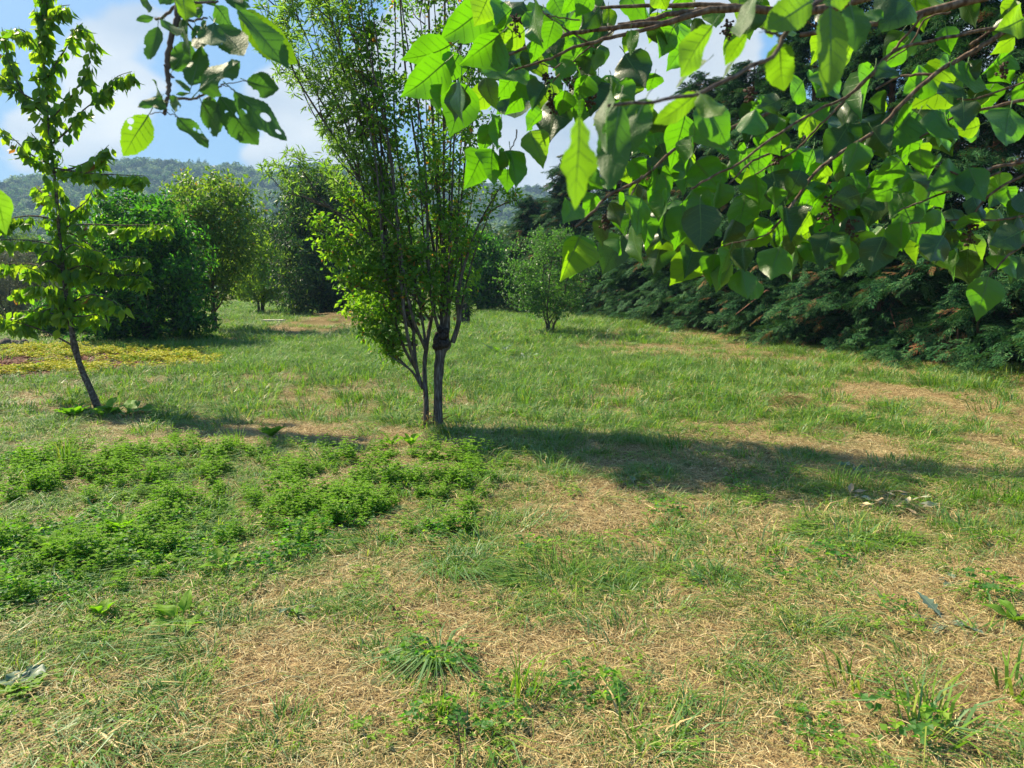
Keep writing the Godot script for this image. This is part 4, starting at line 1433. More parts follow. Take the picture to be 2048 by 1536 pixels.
	bough(ns, [[1720, -120], [1665, -25], [1612, 25], [1566, 74], [1545, 112], [1470, 150], [1400, 185], [1310, 203], [1215, 212]], d2, -0.04, top2, 11, 6)
	bough(ns, [[1566, 74], [1540, 66], [1525, 58]], d2, 0.0, top2, 7, 5)
	part("main_branch", mesh_of([ns]), n)
	var near := [[1510, -8, 1474, 70, "g", 0.75, APPLE], [1622, 2, 1543, 50, "b", 0.6, APPLE], [1492, 68, 1448, 124, "b", 0.5, APPLE], [1558, 84, 1566, 180, "b", 0.68, APPLE], [1660, 14, 1667, 170, "b", 0.8, APPLE], [1158, 232, 1158, 420, "b", 0.6, OAKISH],
		[1222, 178, 1193, 297, "g", 0.55, APPLE], [1292, 196, 1238, 312, "d", 0.6, APPLE], [1426, 50, 1346, 152, "b", 0.5, APPLE], [1414, 122, 1343, 167, "g", 0.5, APPLE], [1395, 186, 1318, 250, "b", 0.45, APPLE], [1470, 120, 1440, 160, "g", 0.6, APPLE],
		[1530, 62, 1575, 40, "b", 0.6, APPLE], [1240, 205, 1216, 390, "d", 0.42, APPLE], [1310, 204, 1260, 260, "b", 0.6, APPLE], [1400, 188, 1440, 240, "b", 0.6, APPLE], [1690, -40, 1650, 20, "b", 0.6, APPLE], [1700, 10, 1720, 90, "d", 0.6, APPLE]]
	for q in near:
		var holes := [[0.05, 0.62, 0.08]] if q[0] == 1222 else ([[-0.02, 0.55, 0.025]] if q[0] == 1660 else [])
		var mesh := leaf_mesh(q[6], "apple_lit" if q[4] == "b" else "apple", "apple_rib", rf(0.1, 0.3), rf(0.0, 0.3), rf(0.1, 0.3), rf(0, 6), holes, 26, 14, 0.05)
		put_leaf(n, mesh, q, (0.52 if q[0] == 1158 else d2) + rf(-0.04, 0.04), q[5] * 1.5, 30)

func build_lilac() -> void:
	var D := 1.32
	var root := at(2120, 60, D)
	var o := thing("lilac_bough", "spreading lilac boughs with heart shaped green leaves at the top right", "branch", root)
	var wood := [[[[2200, -60], [2048, -28], [1853, 25], [1770, 42], [1700, 58], [1600, 70]], 20, 10, 0.1], [[[1800, -30], [1640, 20], [1480, 18], [1420, 20], [1340, 44], [1260, 52], [1210, 58], [1130, 70], [1060, 92], [1000, 118]], 19, 5, 0.0],
		[[[1480, 14], [1400, 10], [1300, 12], [1220, 15], [1150, 23]], 12, 5, 0.1], [[[1340, 44], [1280, 62], [1220, 76], [1150, 95], [1090, 122], [1030, 140]], 9, 4, -0.05], [[[1230, 60], [1190, 85], [1150, 120], [1105, 165]], 4, 3, 0.0],
		[[[2160, 10], [2048, 45], [1990, 75], [1930, 112], [1870, 148], [1800, 212], [1765, 250], [1715, 285], [1640, 335], [1590, 400], [1545, 462]], 11, 5, 0.0], [[[1872, 147], [1830, 150], [1792, 156], [1750, 180]], 6, 4, 0.05],
		[[[2140, 40], [2048, 50], [1960, 62], [1880, 78], [1790, 102], [1740, 150], [1690, 195], [1640, 218], [1560, 265], [1480, 325], [1440, 345], [1382, 378]], 7, 4, -0.1], [[[1845, 30], [1800, 85], [1772, 120], [1735, 160], [1700, 190]], 6, 4, 0.1],
		[[[2160, 185], [2048, 200], [1995, 212], [1930, 225], [1890, 245], [1840, 275]], 8, 4, 0.05], [[[2160, 320], [2048, 325], [1990, 335], [1930, 352], [1880, 335], [1850, 333]], 8, 3, 0.0], [[[2160, 310], [2048, 350], [1980, 390], [1945, 430], [1910, 450]], 7, 3, 0.05],
		[[[2000, 345], [1920, 375], [1850, 400], [1800, 420]], 5, 3, 0.0], [[[2060, 430], [1990, 440], [1900, 440], [1830, 446], [1775, 456]], 5, 2.5, 0.0], [[[1560, 215], [1500, 240], [1430, 268], [1380, 290], [1340, 305], [1290, 352], [1220, 390], [1190, 420], [1150, 455]], 8, 5, 0.0],
		[[[1700, 190], [1640, 250], [1590, 300], [1540, 330], [1490, 360]], 5, 3, 0.05], [[[1560, 300], [1530, 310], [1490, 335], [1435, 395]], 5, 3, -0.05], [[[1545, 462], [1510, 478], [1470, 485], [1425, 500]], 3.5, 2.5, 0.0], [[[1285, 352], [1270, 375], [1262, 390]], 4, 3, 0.0],
		[[[2100, 470], [2030, 500], [1985, 545], [1975, 560]], 5, 3, 0.0], [[[1900, 25], [1850, 40], [1820, 90], [1760, 130]], 4, 3, 0.05], [[[1033, 260], [1031, 280], [1020, 300]], 3, 2, 0.0], [[[1130, 120], [1110, 135], [1085, 128], [1060, 128]], 3.5, 2, 0.0], [[[1190, 95], [1160, 75], [1110, 45], [1075, 10], [1060, -30]], 4, 3, 0.0],
		[[[1160, 40], [1110, 34], [1085, 24]], 3, 2.5, 0.0], [[[1940, 90], [1985, 60], [2048, 30]], 5, 4, 0.0], [[[2048, 165], [1960, 195], [1915, 198]], 4, 3, 0.0], [[[1420, 20], [1380, 24], [1340, 28], [1290, 42], [1235, 50]], 14, 7, 0.02]]
	for w in wood:
		var s := Surf.new(M["bark_lilac"])
		bough(s, w[0], D, w[3], root, w[1], w[2])
		part("branch", mesh_of([s]), o)
	# heart shaped leaves: stalk, tip, kind (b lit through, d shaded, g glossy edge)
	var L := [[975, 10, 878, 86, "b"], [978, -8, 944, 56, "b"], [900, 90, 815, 142, "b"], [890, 125, 803, 198, "b"], [918, 108, 888, 168, "b"], [1000, 68, 922, 138, "b"], [1005, 97, 948, 80, "e"], [970, 95, 956, 158, "g"], [985, 93, 985, 142, "d"], [884, 168, 873, 233, "g"],
		[912, 165, 915, 246, "d"], [923, 150, 902, 246, "g"], [935, 170, 888, 270, "b"], [970, 155, 980, 226, "d"], [985, 130, 1020, 196, "b"], [1028, 195, 1031, 262, "d"], [1003, 235, 990, 302, "e"], [985, 250, 962, 307, "b"], [1070, 12, 1060, 90, "g"], [1095, 20, 1118, 52, "g"],
		[1108, 42, 1093, 100, "b"], [1105, -6, 1130, 46, "b"], [1025, 18, 982, 54, "b"], [1085, 222, 1050, 262, "b"], [1107, 192, 1103, 294, "d"], [1060, 262, 1093, 331, "b"], [1020, 300, 1036, 377, "b"], [985, 298, 973, 379, "b"], [965, 303, 941, 372, "b"], [998, 300, 1000, 346, "e"]]
	L.append_array([[1015, 338, 1016, 384, "b"], [1195, 162, 1183, 218, "d"], [1175, 198, 1153, 257, "d"], [1175, 150, 1147, 207, "b"], [1165, 110, 1180, 152, "d"], [1250, 108, 1293, 182, "d"], [1262, 60, 1266, 112, "d"], [1300, 50, 1332, 93, "d"], [1235, 165, 1272, 205, "b"], [1310, 146, 1297, 188, "b"],
		[1400, 205, 1477, 277, "d"], [1395, 235, 1440, 307, "b"], [1370, 230, 1346, 344, "b"], [1388, 270, 1367, 352, "g"], [1282, 396, 1264, 474, "b"], [1266, 445, 1263, 532, "g"], [1333, 374, 1320, 477, "g"], [1380, 350, 1321, 373, "g"], [1158, 475, 1126, 564, "b"], [1162, 470, 1150, 555, "b"],
		[1205, 440, 1199, 495, "d"], [1150, 410, 1128, 447, "b"], [1168, 353, 1208, 378, "b"], [1192, 388, 1163, 433, "b"], [1240, 478, 1231, 512, "b"], [1290, 430, 1303, 494, "b"], [1345, 430, 1324, 487, "d"], [1326, 475, 1311, 505, "b"], [1365, 410, 1368, 492, "b"], [1400, 408, 1402, 504, "d"]])
	L.append_array([[1440, 366, 1434, 424, "d"], [1490, 388, 1482, 474, "d"], [1385, 384, 1428, 430, "b"], [1510, 348, 1518, 418, "d"], [1548, 373, 1551, 420, "d"], [1566, 343, 1549, 432, "b"], [1600, 340, 1597, 390, "d"], [1582, 308, 1533, 352, "b"], [1402, 498, 1354, 584, "b"], [1385, 503, 1371, 550, "d"],
		[1430, 508, 1417, 570, "b"], [1460, 500, 1418, 574, "e"], [1465, 523, 1426, 586, "b"], [1485, 496, 1489, 542, "d"], [1483, 538, 1496, 602, "d"], [1510, 558, 1496, 604, "b"], [1560, 493, 1538, 563, "d"], [1590, 503, 1565, 553, "g"], [1577, 468, 1614, 522, "d"], [1622, 425, 1583, 472, "b"],
		[1695, 363, 1653, 414, "b"], [1720, 388, 1658, 407, "d"], [1802, 320, 1748, 372, "b"], [1830, 347, 1777, 380, "b"], [1840, 298, 1838, 356, "d"], [1872, 312, 1853, 352, "b"], [1874, 355, 1813, 370, "d"], [1930, 353, 1855, 382, "d"], [1925, 385, 1992, 357, "b"], [1785, 377, 1738, 397, "b"]])
	L.append_array([[1766, 398, 1718, 417, "d"], [1816, 386, 1778, 443, "d"], [1857, 408, 1838, 442, "b"], [1882, 423, 1858, 493, "b"], [1962, 438, 1903, 457, "b"], [1945, 393, 1967, 444, "d"], [1767, 473, 1736, 553, "d"], [1776, 476, 1792, 513, "b"], [1697, 432, 1722, 493, "d"], [1661, 463, 1644, 536, "d"],
		[1663, 463, 1670, 511, "b"], [1804, 443, 1799, 505, "d"], [1887, 471, 1855, 525, "d"], [1926, 460, 1907, 499, "b"], [1936, 466, 1944, 498, "d"], [1915, 495, 1904, 563, "g"], [1936, 498, 1929, 556, "d"], [2042, 463, 1975, 494, "d"], [1996, 510, 1989, 548, "d"], [2011, 510, 2022, 563, "b"],
		[2041, 513, 2024, 563, "d"], [1976, 553, 1958, 644, "b"], [2021, 216, 1992, 309, "b"], [1927, 153, 1846, 217, "b"], [1926, 176, 1863, 202, "d"], [1836, 228, 1803, 293, "b"], [1743, 256, 1782, 308, "d"], [1880, 140, 1922, 124, "b"], [1923, 154, 1967, 118, "d"], [1861, 150, 1813, 188, "b"]])
	L.append_array([[2029, 73, 1983, 112, "b"], [2019, 106, 1973, 147, "b"], [2046, 38, 1993, 62, "b"], [1951, 163, 1987, 198, "d"], [1926, 203, 1931, 258, "d"], [1749, 138, 1703, 234, "g"], [1753, 133, 1798, 157, "d"], [1736, 203, 1778, 227, "d"], [1640, 163, 1672, 192, "b"], [1636, 208, 1649, 248, "b"],
		[1691, 260, 1648, 324, "d"], [1716, 283, 1695, 356, "d"], [1561, 198, 1518, 222, "d"], [1606, 163, 1568, 208, "b"], [1511, 218, 1483, 278, "d"], [1556, 233, 1538, 283, "d"], [1150, -10, 1130, 30, "b"], [1180, -12, 1150, 35, "b"], [1250, -15, 1290, 30, "b"], [1200, 15, 1160, 62, "d"],
		[1310, -20, 1336, 22, "b"], [1380, -15, 1350, 12, "b"], [1140, 120, 1125, 160, "d"], [1070, 110, 1045, 150, "d"], [1050, 60, 1012, 96, "b"], [1075, 80, 1068, 130, "b"], [1010, 60, 1000, 100, "b"], [1130, 180, 1120, 235, "b"], [1090, 170, 1060, 215, "d"], [1450, 330, 1420, 372, "b"]])
	L.append_array([[1480, 300, 1462, 345, "b"], [1530, 270, 1560, 310, "b"], [1620, 230, 1600, 280, "b"], [1690, 30, 1740, 60, "d"], [1740, 20, 1752, 50, "b"], [1790, -10, 1760, 30, "d"], [1820, 5, 1775, 40, "d"], [1990, 130, 2020, 175, "d"], [1960, 250, 1920, 270, "b"], [2010, 20, 2040, 60, "d"],
		[1220, 405, 1245, 455, "d"], [1320, 320, 1290, 350, "d"], [1330, 330, 1350, 370, "d"], [1250, 400, 1225, 440, "g"], [1700, 470, 1680, 500, "b"], [1840, 455, 1815, 480, "d"], [1990, 470, 2010, 500, "b"], [2045, 400, 2020, 440, "d"], [1610, 480, 1640, 530, "b"], [1540, 440, 1510, 480, "b"], [1470, 440, 1450, 490, "d"], [1410, 440, 1440, 480, "b"]])
	var meshes := {}
	for mat in ["lilac", "lilac_old", "lilac_young"]:
		var set_ := []
		for v in 6:
			set_.append(leaf_mesh(LILAC, mat, "lilac_rib", [0.15, 0.3, 0.5, 0.2, 0.85, 0.25][v], [0.12, 0.28, 0.05, 0.42, 0.2, -0.12][v], [0.12, 0.2, 0.26, 0.1, 0.18, 0.28][v], v * 1.7, [], 18, 14, 0.0, [0.0, 0.1, 0.0, 0.25, -0.2, 0.3][v]))
		meshes[mat] = set_
	var count := 0
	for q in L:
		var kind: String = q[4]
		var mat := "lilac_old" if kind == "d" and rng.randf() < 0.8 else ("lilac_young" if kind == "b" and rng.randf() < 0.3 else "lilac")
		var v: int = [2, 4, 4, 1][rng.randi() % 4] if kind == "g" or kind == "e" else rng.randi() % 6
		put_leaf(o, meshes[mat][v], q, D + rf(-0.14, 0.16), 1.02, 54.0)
	# more leaves along the boughs, as thick as they grow
	for reg in [[1000, 1420, 10, 200, 24], [1200, 1700, 200, 480, 36], [1640, 2048, 30, 300, 16], [1640, 2048, 330, 520, 20]]:
		for i in reg[4]:
			var x := rf(reg[0], reg[1])
			var y := rf(reg[2], reg[3])
			if x > 1270 and x < 1440 and y > 70 and y < 190:
				continue
			var l := rf(52, 92)
			var a := rf(-0.75, 0.75)
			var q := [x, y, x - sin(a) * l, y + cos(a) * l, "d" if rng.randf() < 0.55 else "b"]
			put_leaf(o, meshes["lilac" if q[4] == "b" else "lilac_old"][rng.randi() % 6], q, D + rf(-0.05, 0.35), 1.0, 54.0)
	# leaves of the boughs behind
	var behind := lists(18)
	var sorts := ["lilac", "lilac_old", "lilac_young"]
	for reg in [[960, 1290, -10, 190, 44], [1290, 1640, -20, 70, 18], [1220, 1720, 210, 480, 70], [1620, 2060, -20, 300, 36], [1640, 2060, 330, 500, 40]]:
		for i in reg[4]:
			var dd := D + rf(0.15, 0.75)
			var a := at(rf(reg[0], reg[1]), rf(reg[2], reg[3]), dd)
			var hang := Vector3(rf(-0.7, 0.7), -1.0 + rf(0, 0.5), rf(-0.6, 0.6)).normalized()
			var l := rf(0.05, 0.082)
			var b := aim_leaf(a, a + hang * l, "b" if rng.randf() < 0.5 else "d")
			var k := (rng.randi() % 3) * 6 + rng.randi() % 6
			behind[k].append(Transform3D(Basis(b.x * l * 0.98, b.y * l, b.z * l), a - root))
	scatter("leaves", meshes["lilac"] + meshes["lilac_old"] + meshes["lilac_young"], behind, o, "stuff")
	# the rest of the shrub above and beside the frame shades these boughs
	var over := lists(6)
	for i in 200:
		var p := at(rf(900, 2700), rf(-900, 20), rf(0.9, 2.2))
		if depth_of(p) < 0.6 or at(0, 0, 1).y > 99:
			continue
		var c := cam_basis.inverse() * (p - EYE)
		var py := 768.0 - c.y / -c.z * F
		if py > -95.0:
			continue
		var hang := Vector3(rf(-0.8, 0.3), rf(-1, 0.1), rf(-0.6, 0.6)).normalized()
		var b := grow_basis(hang, rf(0, TAU))
		over[rng.randi() % 6].append(Transform3D(b.scaled(Vector3.ONE * rf(0.055, 0.085)), p - root))
	scatter("leaves", meshes["lilac"], over, o, "stuff")
	# dry flower stalks
	for q in [[1092, 165, 40], [1140, 150, 55], [1455, 60, 40], [1662, 420, 60], [1030, 48, 40], [1105, 205, 35], [1215, 440, 40], [1555, 310, 30], [1940, 465, 45], [1500, 190, 30], [1180, 190, 40], [1700, 455, 35], [2005, 140, 30]]:
		var s := Surf.new(M["seed"])
		var c := at(q[0], q[1], D) - root
		var r: float = q[2] * D / F * 0.5
		var stem := c + Vector3(rf(-0.2, 0.2), 1.0, 0) * r
		tube(s, [stem, c, c - Vector3(rf(-0.3, 0.3), 1, 0) * r], [0.0016, 0.0013, 0.0008], 5)
		for i in 34:
			var a := c + Vector3(rf(-0.2, 0.2), rf(-1, 0.9), rf(-0.2, 0.2)) * r
			var b := a + Vector3(rf(-1, 1), rf(-0.6, 0.6), rf(-1, 1)) * r * 0.55
			tube(s, [a, b], [0.0007, 0.0005], 4)
			ball(s, b, rf(0.0015, 0.0028))
		part("flower_stalk", mesh_of([s]), o)

# ==================================================================== grass
func blade(s: Surf, p: Vector3, dir: Vector3, h: float, w: float, bend: float) -> void:
	var side := Vector3(-dir.z, 0, dir.x) * w * 0.5
	side = side.rotated(Vector3.UP, rf(-0.7, 0.7))
	var a := p + Vector3.UP * h * 0.55 + dir * bend * h * 0.3
	var b := p + Vector3.UP * h * (1.0 - bend * 0.35) + dir * bend * h
	s.quad(p - side, p + side, a + side * 0.8, a - side * 0.8)
	s.tri(a - side * 0.8, a + side * 0.8, b)

func tuft(names: Array, odds: Array, n: int, r: float, h0: float, h1: float, w: float, bend0: float, bend1: float) -> ArrayMesh:
	var ss := surfs_of(names)
	var wind := rf(0, TAU)
	for i in n:
		var a := rf(0, TAU)
		var rr := sqrt(rng.randf()) * r
		var dir := Vector3(cos(a), 0, sin(a))
		var d2 := (dir * 0.6 + Vector3(cos(wind), 0, sin(wind)) * 0.5 + Vector3(rf(-0.6, 0.6), 0, rf(-0.6, 0.6))).normalized()
		var pick := rng.randf()
		var k := 0
		while k < odds.size() - 1 and pick > odds[k]:
			pick -= odds[k]
			k += 1
		blade(ss[k], dir * rr - Vector3.UP * 0.01, d2, rf(h0, h1), w * rf(0.7, 1.3), rf(bend0, bend1))
	return mesh_of(ss)

func straw_mat(names: Array, odds: Array, n: int, r: float, l0: float, l1: float, w: float, lift: float) -> ArrayMesh:
	var ss := surfs_of(names)
	for i in n:
		var a := rf(0, TAU)
		var rr := sqrt(rng.randf()) * r
		var p := Vector3(cos(a) * rr, rf(0.0, lift), sin(a) * rr)
		var ang := rf(0, TAU)
		var dir := Vector3(cos(ang), rf(-0.15, 0.3), sin(ang)).normalized()
		var side := dir.cross(Vector3(rf(-0.6, 0.6), 1, rf(-0.6, 0.6))).normalized() * w * rf(0.5, 1.2) * 0.5
		var l := lerpf(l0, l1, pow(rng.randf(), 1.6))
		var mid := p + dir * l * 0.5 + Vector3.UP * l * rf(0.0, 0.16)
		var end := p + dir * l
		var pick := rng.randf()
		var k := 0
		while k < odds.size() - 1 and pick > odds[k]:
			pick -= odds[k]
			k += 1
		(ss[k] as Surf).quad(p - side, p + side, mid + side, mid - side)
		(ss[k] as Surf).quad(mid - side, mid + side, end + side * 0.5, end - side * 0.5)
	return mesh_of(ss)

func leafy_mat(names: Array, odds: Array, n: int, r: float, size: float, lift: float, tilt := 0.3) -> ArrayMesh:
	# low round leaved herbs: clover, plantain seedlings, cut leaves
	var ss := surfs_of(names)
	for i in n:
		var a := rf(0, TAU)
		var rr := sqrt(rng.randf()) * r
		var p := Vector3(cos(a) * rr, rf(0.01, lift), sin(a) * rr)
		var pick := rng.randf()
		var k := 0
		while k < odds.size() - 1 and pick > odds[k]:
			pick -= odds[k]
			k += 1
		var turn := rf(0, TAU)
		for j in 3:
			var d := Vector3(cos(turn + TAU * j / 3.0), rf(-0.1, 0.3), sin(turn + TAU * j / 3.0)).normalized()
			small_leaf(ss[k], p, d, (Vector3.UP + rand_dir() * tilt).normalized(), size * rf(0.8, 1.2), size * 0.8, 0.1, 0.1)
	return mesh_of(ss)

func lay(p: Vector3, sc: float, ysc := 1.0) -> Transform3D:
	return Transform3D(Basis(Vector3.UP, rf(0, TAU)).scaled(Vector3(sc, sc * ysc, sc)), p)

func build_grass() -> void:
	var straw := []
	for i in 4:
		straw.append(straw_mat(["straw_a", "straw_b", "straw_c", "straw_d", "hay_green"], [0.42, 0.26, 0.12, 0.12, 0.08], 300, 0.24, 0.015, 0.08, 0.0022, 0.026))
	for i in 2:
		straw.append(straw_mat(["straw_a", "hay_green", "straw_c", "straw_b"], [0.35, 0.35, 0.1, 0.2], 290, 0.24, 0.018, 0.09, 0.0024, 0.03))
	var G := ["grass_a", "grass_b", "grass_c", "grass_blue", "straw_a"]
	var green := []
	# 0-2 short mown tufts, 3-4 low flattened, 5-7 long tufts, 8-9 herbs
	for i in 3:
		green.append(tuft(G, [0.36, 0.3, 0.12, 0.14, 0.08], 60, 0.1, 0.025, 0.075, 0.0042, 0.3, 1.2))
	for i in 2:
		green.append(tuft(G, [0.24, 0.34, 0.06, 0.3, 0.06], 80, 0.11, 0.06, 0.13, 0.0048, 1.0, 2.2))
	for i in 3:
		green.append(tuft(G, [0.34, 0.26, 0.16, 0.2, 0.04], 46, 0.12, 0.07, 0.25, 0.0068, 0.3, 1.5))
	for i in 2:
		green.append(leafy_mat(["weed_a", "weed_b", "weed_c"], [0.4, 0.45, 0.15], 36, 0.13, 0.016, 0.04))
	var ps := lists(straw.size())
	var pg := lists(green.size())
	# [near z, far z, straw per m2, green per m2, scale]
	for band in [[1.4, 4.2, 62.0, 85.0, 1.0], [4.2, 9.0, 42.0, 62.0, 1.1], [9.0, 20.0, 20.0, 34.0, 1.35], [20.0, 62.0, 2.4, 10.0, 2.2]]:
		var a: float = band[0]
		var b: float = band[1]
		var area := 0.74 * (b * b - a * a) + 3.0 * (b - a)
		for kind in 2:
			var n := int(area * band[2 + kind])
			for i in n:
				var zz := -sqrt(lerpf(a * a, b * b, rng.randf()))
				var x := rf(-1, 1) * (0.74 * absf(zz) + 1.5)
				var dr := dryness(x, zz)
				var p := Vector3(x, height(x, zz), zz)
				var s: float = band[4] * rf(0.75, 1.3)
				if in_cover(x, zz) and rng.randf() < 0.93:
					continue
				if kind == 0:
					if rng.randf() > 0.12 + 1.25 * dr:
						continue
					ps[rng.randi() % 4 if dr > 0.45 else 4 + rng.randi() % 2].append(lay(p, s, 1.0 / sqrt(s)))
				else:
					if rng.randf() < minf(dr * 1.05, 0.86):
						continue
					var lush := 1.0 - dr
					var roll := rng.randf()
					var k := 0
					var ys := 1.0
					var tall := clampf((-zz - 6.5) / 4.0, 0.0, 1.0)
					if roll < 0.1 + 0.62 * lush * tall:
						k = 5 + rng.randi() % 3
						ys = lerpf(0.45, 1.0, lush) * lerpf(0.6, 1.0, tall)
					elif roll < 0.66:
						k = rng.randi() % 3
						ys = lerpf(0.6, 1.25, lush)
					elif roll < 0.84 or zz < -12.0:
						k = 3 + rng.randi() % 2
					else:
						k = 8 + rng.randi() % 2
					if k >= 5 and k < 8 and zz > -6.0 and rng.randf() < 0.6:
						k = rng.randi() % 3
					pg[k].append(lay(p, s, ys / sqrt(maxf(1.0, s * 0.7))))
	var hay := Node3D.new()
	hay.name = "dry_straw"
	add_child(hay)
	tag(hay, "dry straw and mown hay littering the lawn", "straw", "", "stuff")
	scatter("straw", straw, ps, hay, "stuff")
	var gr := Node3D.new()
	gr.name = "meadow_grass"
	add_child(gr)
	tag(gr, "patchy green grass growing through the dry lawn", "grass", "", "stuff")
	scatter("grass", green, pg, gr, "stuff")

func in_cover(x: float, z: float) -> bool:
	var q := pow((x + 11.0) / 5.2, 2.0) + pow((z + 15.3) / 3.2, 2.0)
	return q + fine.get_noise_2d(x * 0.6, z * 0.6) * 0.35 < 1.0

func build_yellow_cover() -> void:
	var o := Node3D.new()
	o.name = "yellow_ground_cover"
	add_child(o)
	tag(o, "bed of bright yellow creeping leaves under the cherry sapling", "ground cover", "", "stuff")
	var ms := []
	for i in 3:
		ms.append(leafy_mat(["gold_cover", "gold_cover_b", "weed_a"], [0.6, 0.28, 0.12], 44, 0.14, 0.036, [0.1, 0.16, 0.13][i], 0.7))
	var mulch := []
	for i in 2:
		mulch.append(straw_mat(["red_mulch", "red_mulch_b"], [0.6, 0.4], 130, 0.28, 0.03, 0.09, 0.02, 0.03))
	var pl := lists(3)
	var pm := lists(2)
	for i in 3200:
		var x := rf(-17.0, -5.6)
		var z := rf(-19.2, -11.6)
		if not in_cover(x, z):
			continue
		var p := Vector3(x, height(x, z), z)
		var gap := fine.get_noise_2d(x * 0.8 + 9.0, z * 0.8) + 0.5 * exp(-pow((z + 15.4) / 0.8, 2.0)) * smoothstep(-6.8, -9.0, x)
		if gap < 0.08 and rng.randf() < 0.92:
			pl[rng.randi() % 3].append(lay(p, rf(0.8, 1.3)))
		pm[rng.randi() % 2].append(lay(p, rf(0.9, 1.3)))
	scatter("leaves", ms, pl, o, "stuff")
	var m := Node3D.new()
	m.name = "bark_mulch"
	add_child(m)
	tag(m, "reddish bark mulch between the yellow creeping leaves", "mulch", "", "stuff")
	scatter("mulch", mulch, pm, m, "stuff")

func weed_mesh(h: float) -> ArrayMesh:
	var ss := surfs_of(["weed_a", "weed_b", "weed_c"])
	var st := Surf.new(M["twig_green"])
	for stem in 2 + rng.randi() % 3:
		var lean := Vector3(rf(-0.35, 0.35), 1, rf(-0.35, 0.35)).normalized()
		var off := Vector3(rf(-0.05, 0.05), 0, rf(-0.05, 0.05))
		var hh := h * rf(0.6, 1.1)
		for k in 3:
			var a := TAU * k / 3.0
			var b := TAU * (k + 1) / 3.0
			st.tri(off + Vector3(cos(a), 0, sin(a)) * 0.003, off + Vector3(cos(b), 0, sin(b)) * 0.003, off + lean * hh)
		var nodes := 6
		for i in nodes:
			var t := 0.25 + 0.75 * i / (nodes - 1.0)
			var p := off + lean * hh * t
			var a := i * 1.57 + rf(-0.3, 0.3)
			for j in 2:
				var d := Vector3(cos(a + PI * j), rf(0.0, 0.5), sin(a + PI * j)).normalized()
				var k := (2 if rng.randf() < 0.5 else 0) if t > 0.65 else rng.randi() % 2
				var l := lerpf(0.075, 0.035, t) * rf(0.8, 1.2)
				# a toothed, three lobed blade
				small_leaf(ss[k], p, d, Vector3.UP, l, l * 0.5, 0.15, 0.25)
				for sd in [-0.6, 0.6]:
					small_leaf(ss[k], p + d * l * 0.25, d.rotated(Vector3.UP, sd), Vector3.UP, l * 0.6, l * 0.28, 0.15, 0.2)
	ss.append(st)
	return mesh_of(ss)

func build_weed_patch() -> void:
	var o := Node3D.new()
	o.name = "weed_patch"
	add_child(o)
	tag(o, "wide patch of leafy green weeds in front of the two trees", "weeds", "", "stuff")
	var ms := []
	for i in 5:
		ms.append(weed_mesh([0.2, 0.13, 0.24, 0.17, 0.1][i]))
	var pl := lists(5)
	for q in [[560, 960, 380, 62, 360], [230, 935, 190, 50, 150], [690, 1010, 200, 50, 130], [60, 965, 150, 60, 130], [330, 1060, 280, 70, 120], [900, 930, 110, 40, 55], [800, 1050, 140, 30, 40], [120, 1140, 190, 90, 130]]:
		var c := gp(q[0], q[1])
		var d := depth_of(c)
		var rx: float = q[2] * d / F
		var rz: float = q[3] * d * d / (F * 1.6)
		for i in q[4]:
			var a := rf(0, TAU)
			var r := pow(rng.randf(), 0.75) * 1.25
			var x := c.x + cos(a) * r * rx
			var z := c.z + sin(a) * r * rz
			if fine.get_noise_2d(x * 1.3, z * 1.3 + 30.0) < -0.16:
				continue
			pl[rng.randi() % 5].append(lay(Vector3(x, height(x, z) - 0.01, z), rf(0.4, 1.1)))
	for i in 3:
		ms.append(leafy_mat(["bush_a", "weed_c", "weed_b"], [0.5, 0.08, 0.42], 30, 0.15, [0.024, 0.032, 0.02][i], [0.08, 0.11, 0.05][i], 0.9))
		pl.append([])
	for q in [[150, 1100, 260, 90, 150], [60, 1200, 160, 90, 70], [420, 1120, 220, 70, 60], [60, 950, 140, 50, 40], [700, 1080, 260, 60, 50], [1500, 1080, 500, 120, 40], [1000, 1400, 900, 120, 34]]:
		var c := gp(q[0], q[1])
		var d := depth_of(c)
		for i in q[4]:
			var a := rf(0, TAU)
			var r := sqrt(rng.randf())
			var x: float = c.x + cos(a) * r * q[2] * d / F
			var z: float = c.z + sin(a) * r * q[3] * d * d / (F * 1.6)
			if fine.get_noise_2d(x * 1.7 + 60.0, z * 1.7) > -0.02:
				pl[5 + rng.randi() % 3].append(lay(Vector3(x, height(x, z), z), rf(0.6, 1.1)))
	scatter("weeds", ms, pl, o, "stuff")

# ==================================================================== single plants and litter
func rosette(called: String, label: String, category: String, px: float, py: float, n: int, l: float, ratio: float, rise: float, prof: Array, mats: Array, rib: String, group := "", list := []) -> Node3D:
	var o := thing(called, label, category, gp(px, py), group)
	for i in n:
		var a: float = TAU * i / n + rf(-0.4, 0.4)
		var up := rise + rf(-0.2, 0.25)
		if list.size() > i:
			a = deg_to_rad(list[i][0])
			up = list[i][1]
		var dir := Vector3(cos(a), up, sin(a)).normalized()
		var mesh := leaf_mesh(prof, mats[rng.randi() % mats.size()], rib, rf(0.2, 0.5), rf(0.1, 0.5), rf(0.2, 0.5), rf(0, 6), [], 18, 8, 0.04)
		var size := l * rf(0.75, 1.15)
		var x := dir.cross(Vector3.UP).normalized()
		var z := x.cross(dir)
		part("leaf", mesh, o).transform = Transform3D(Basis(x * size * ratio, dir * size, z * size), dir * 0.02 + Vector3(0, 0.015, 0))
	return o

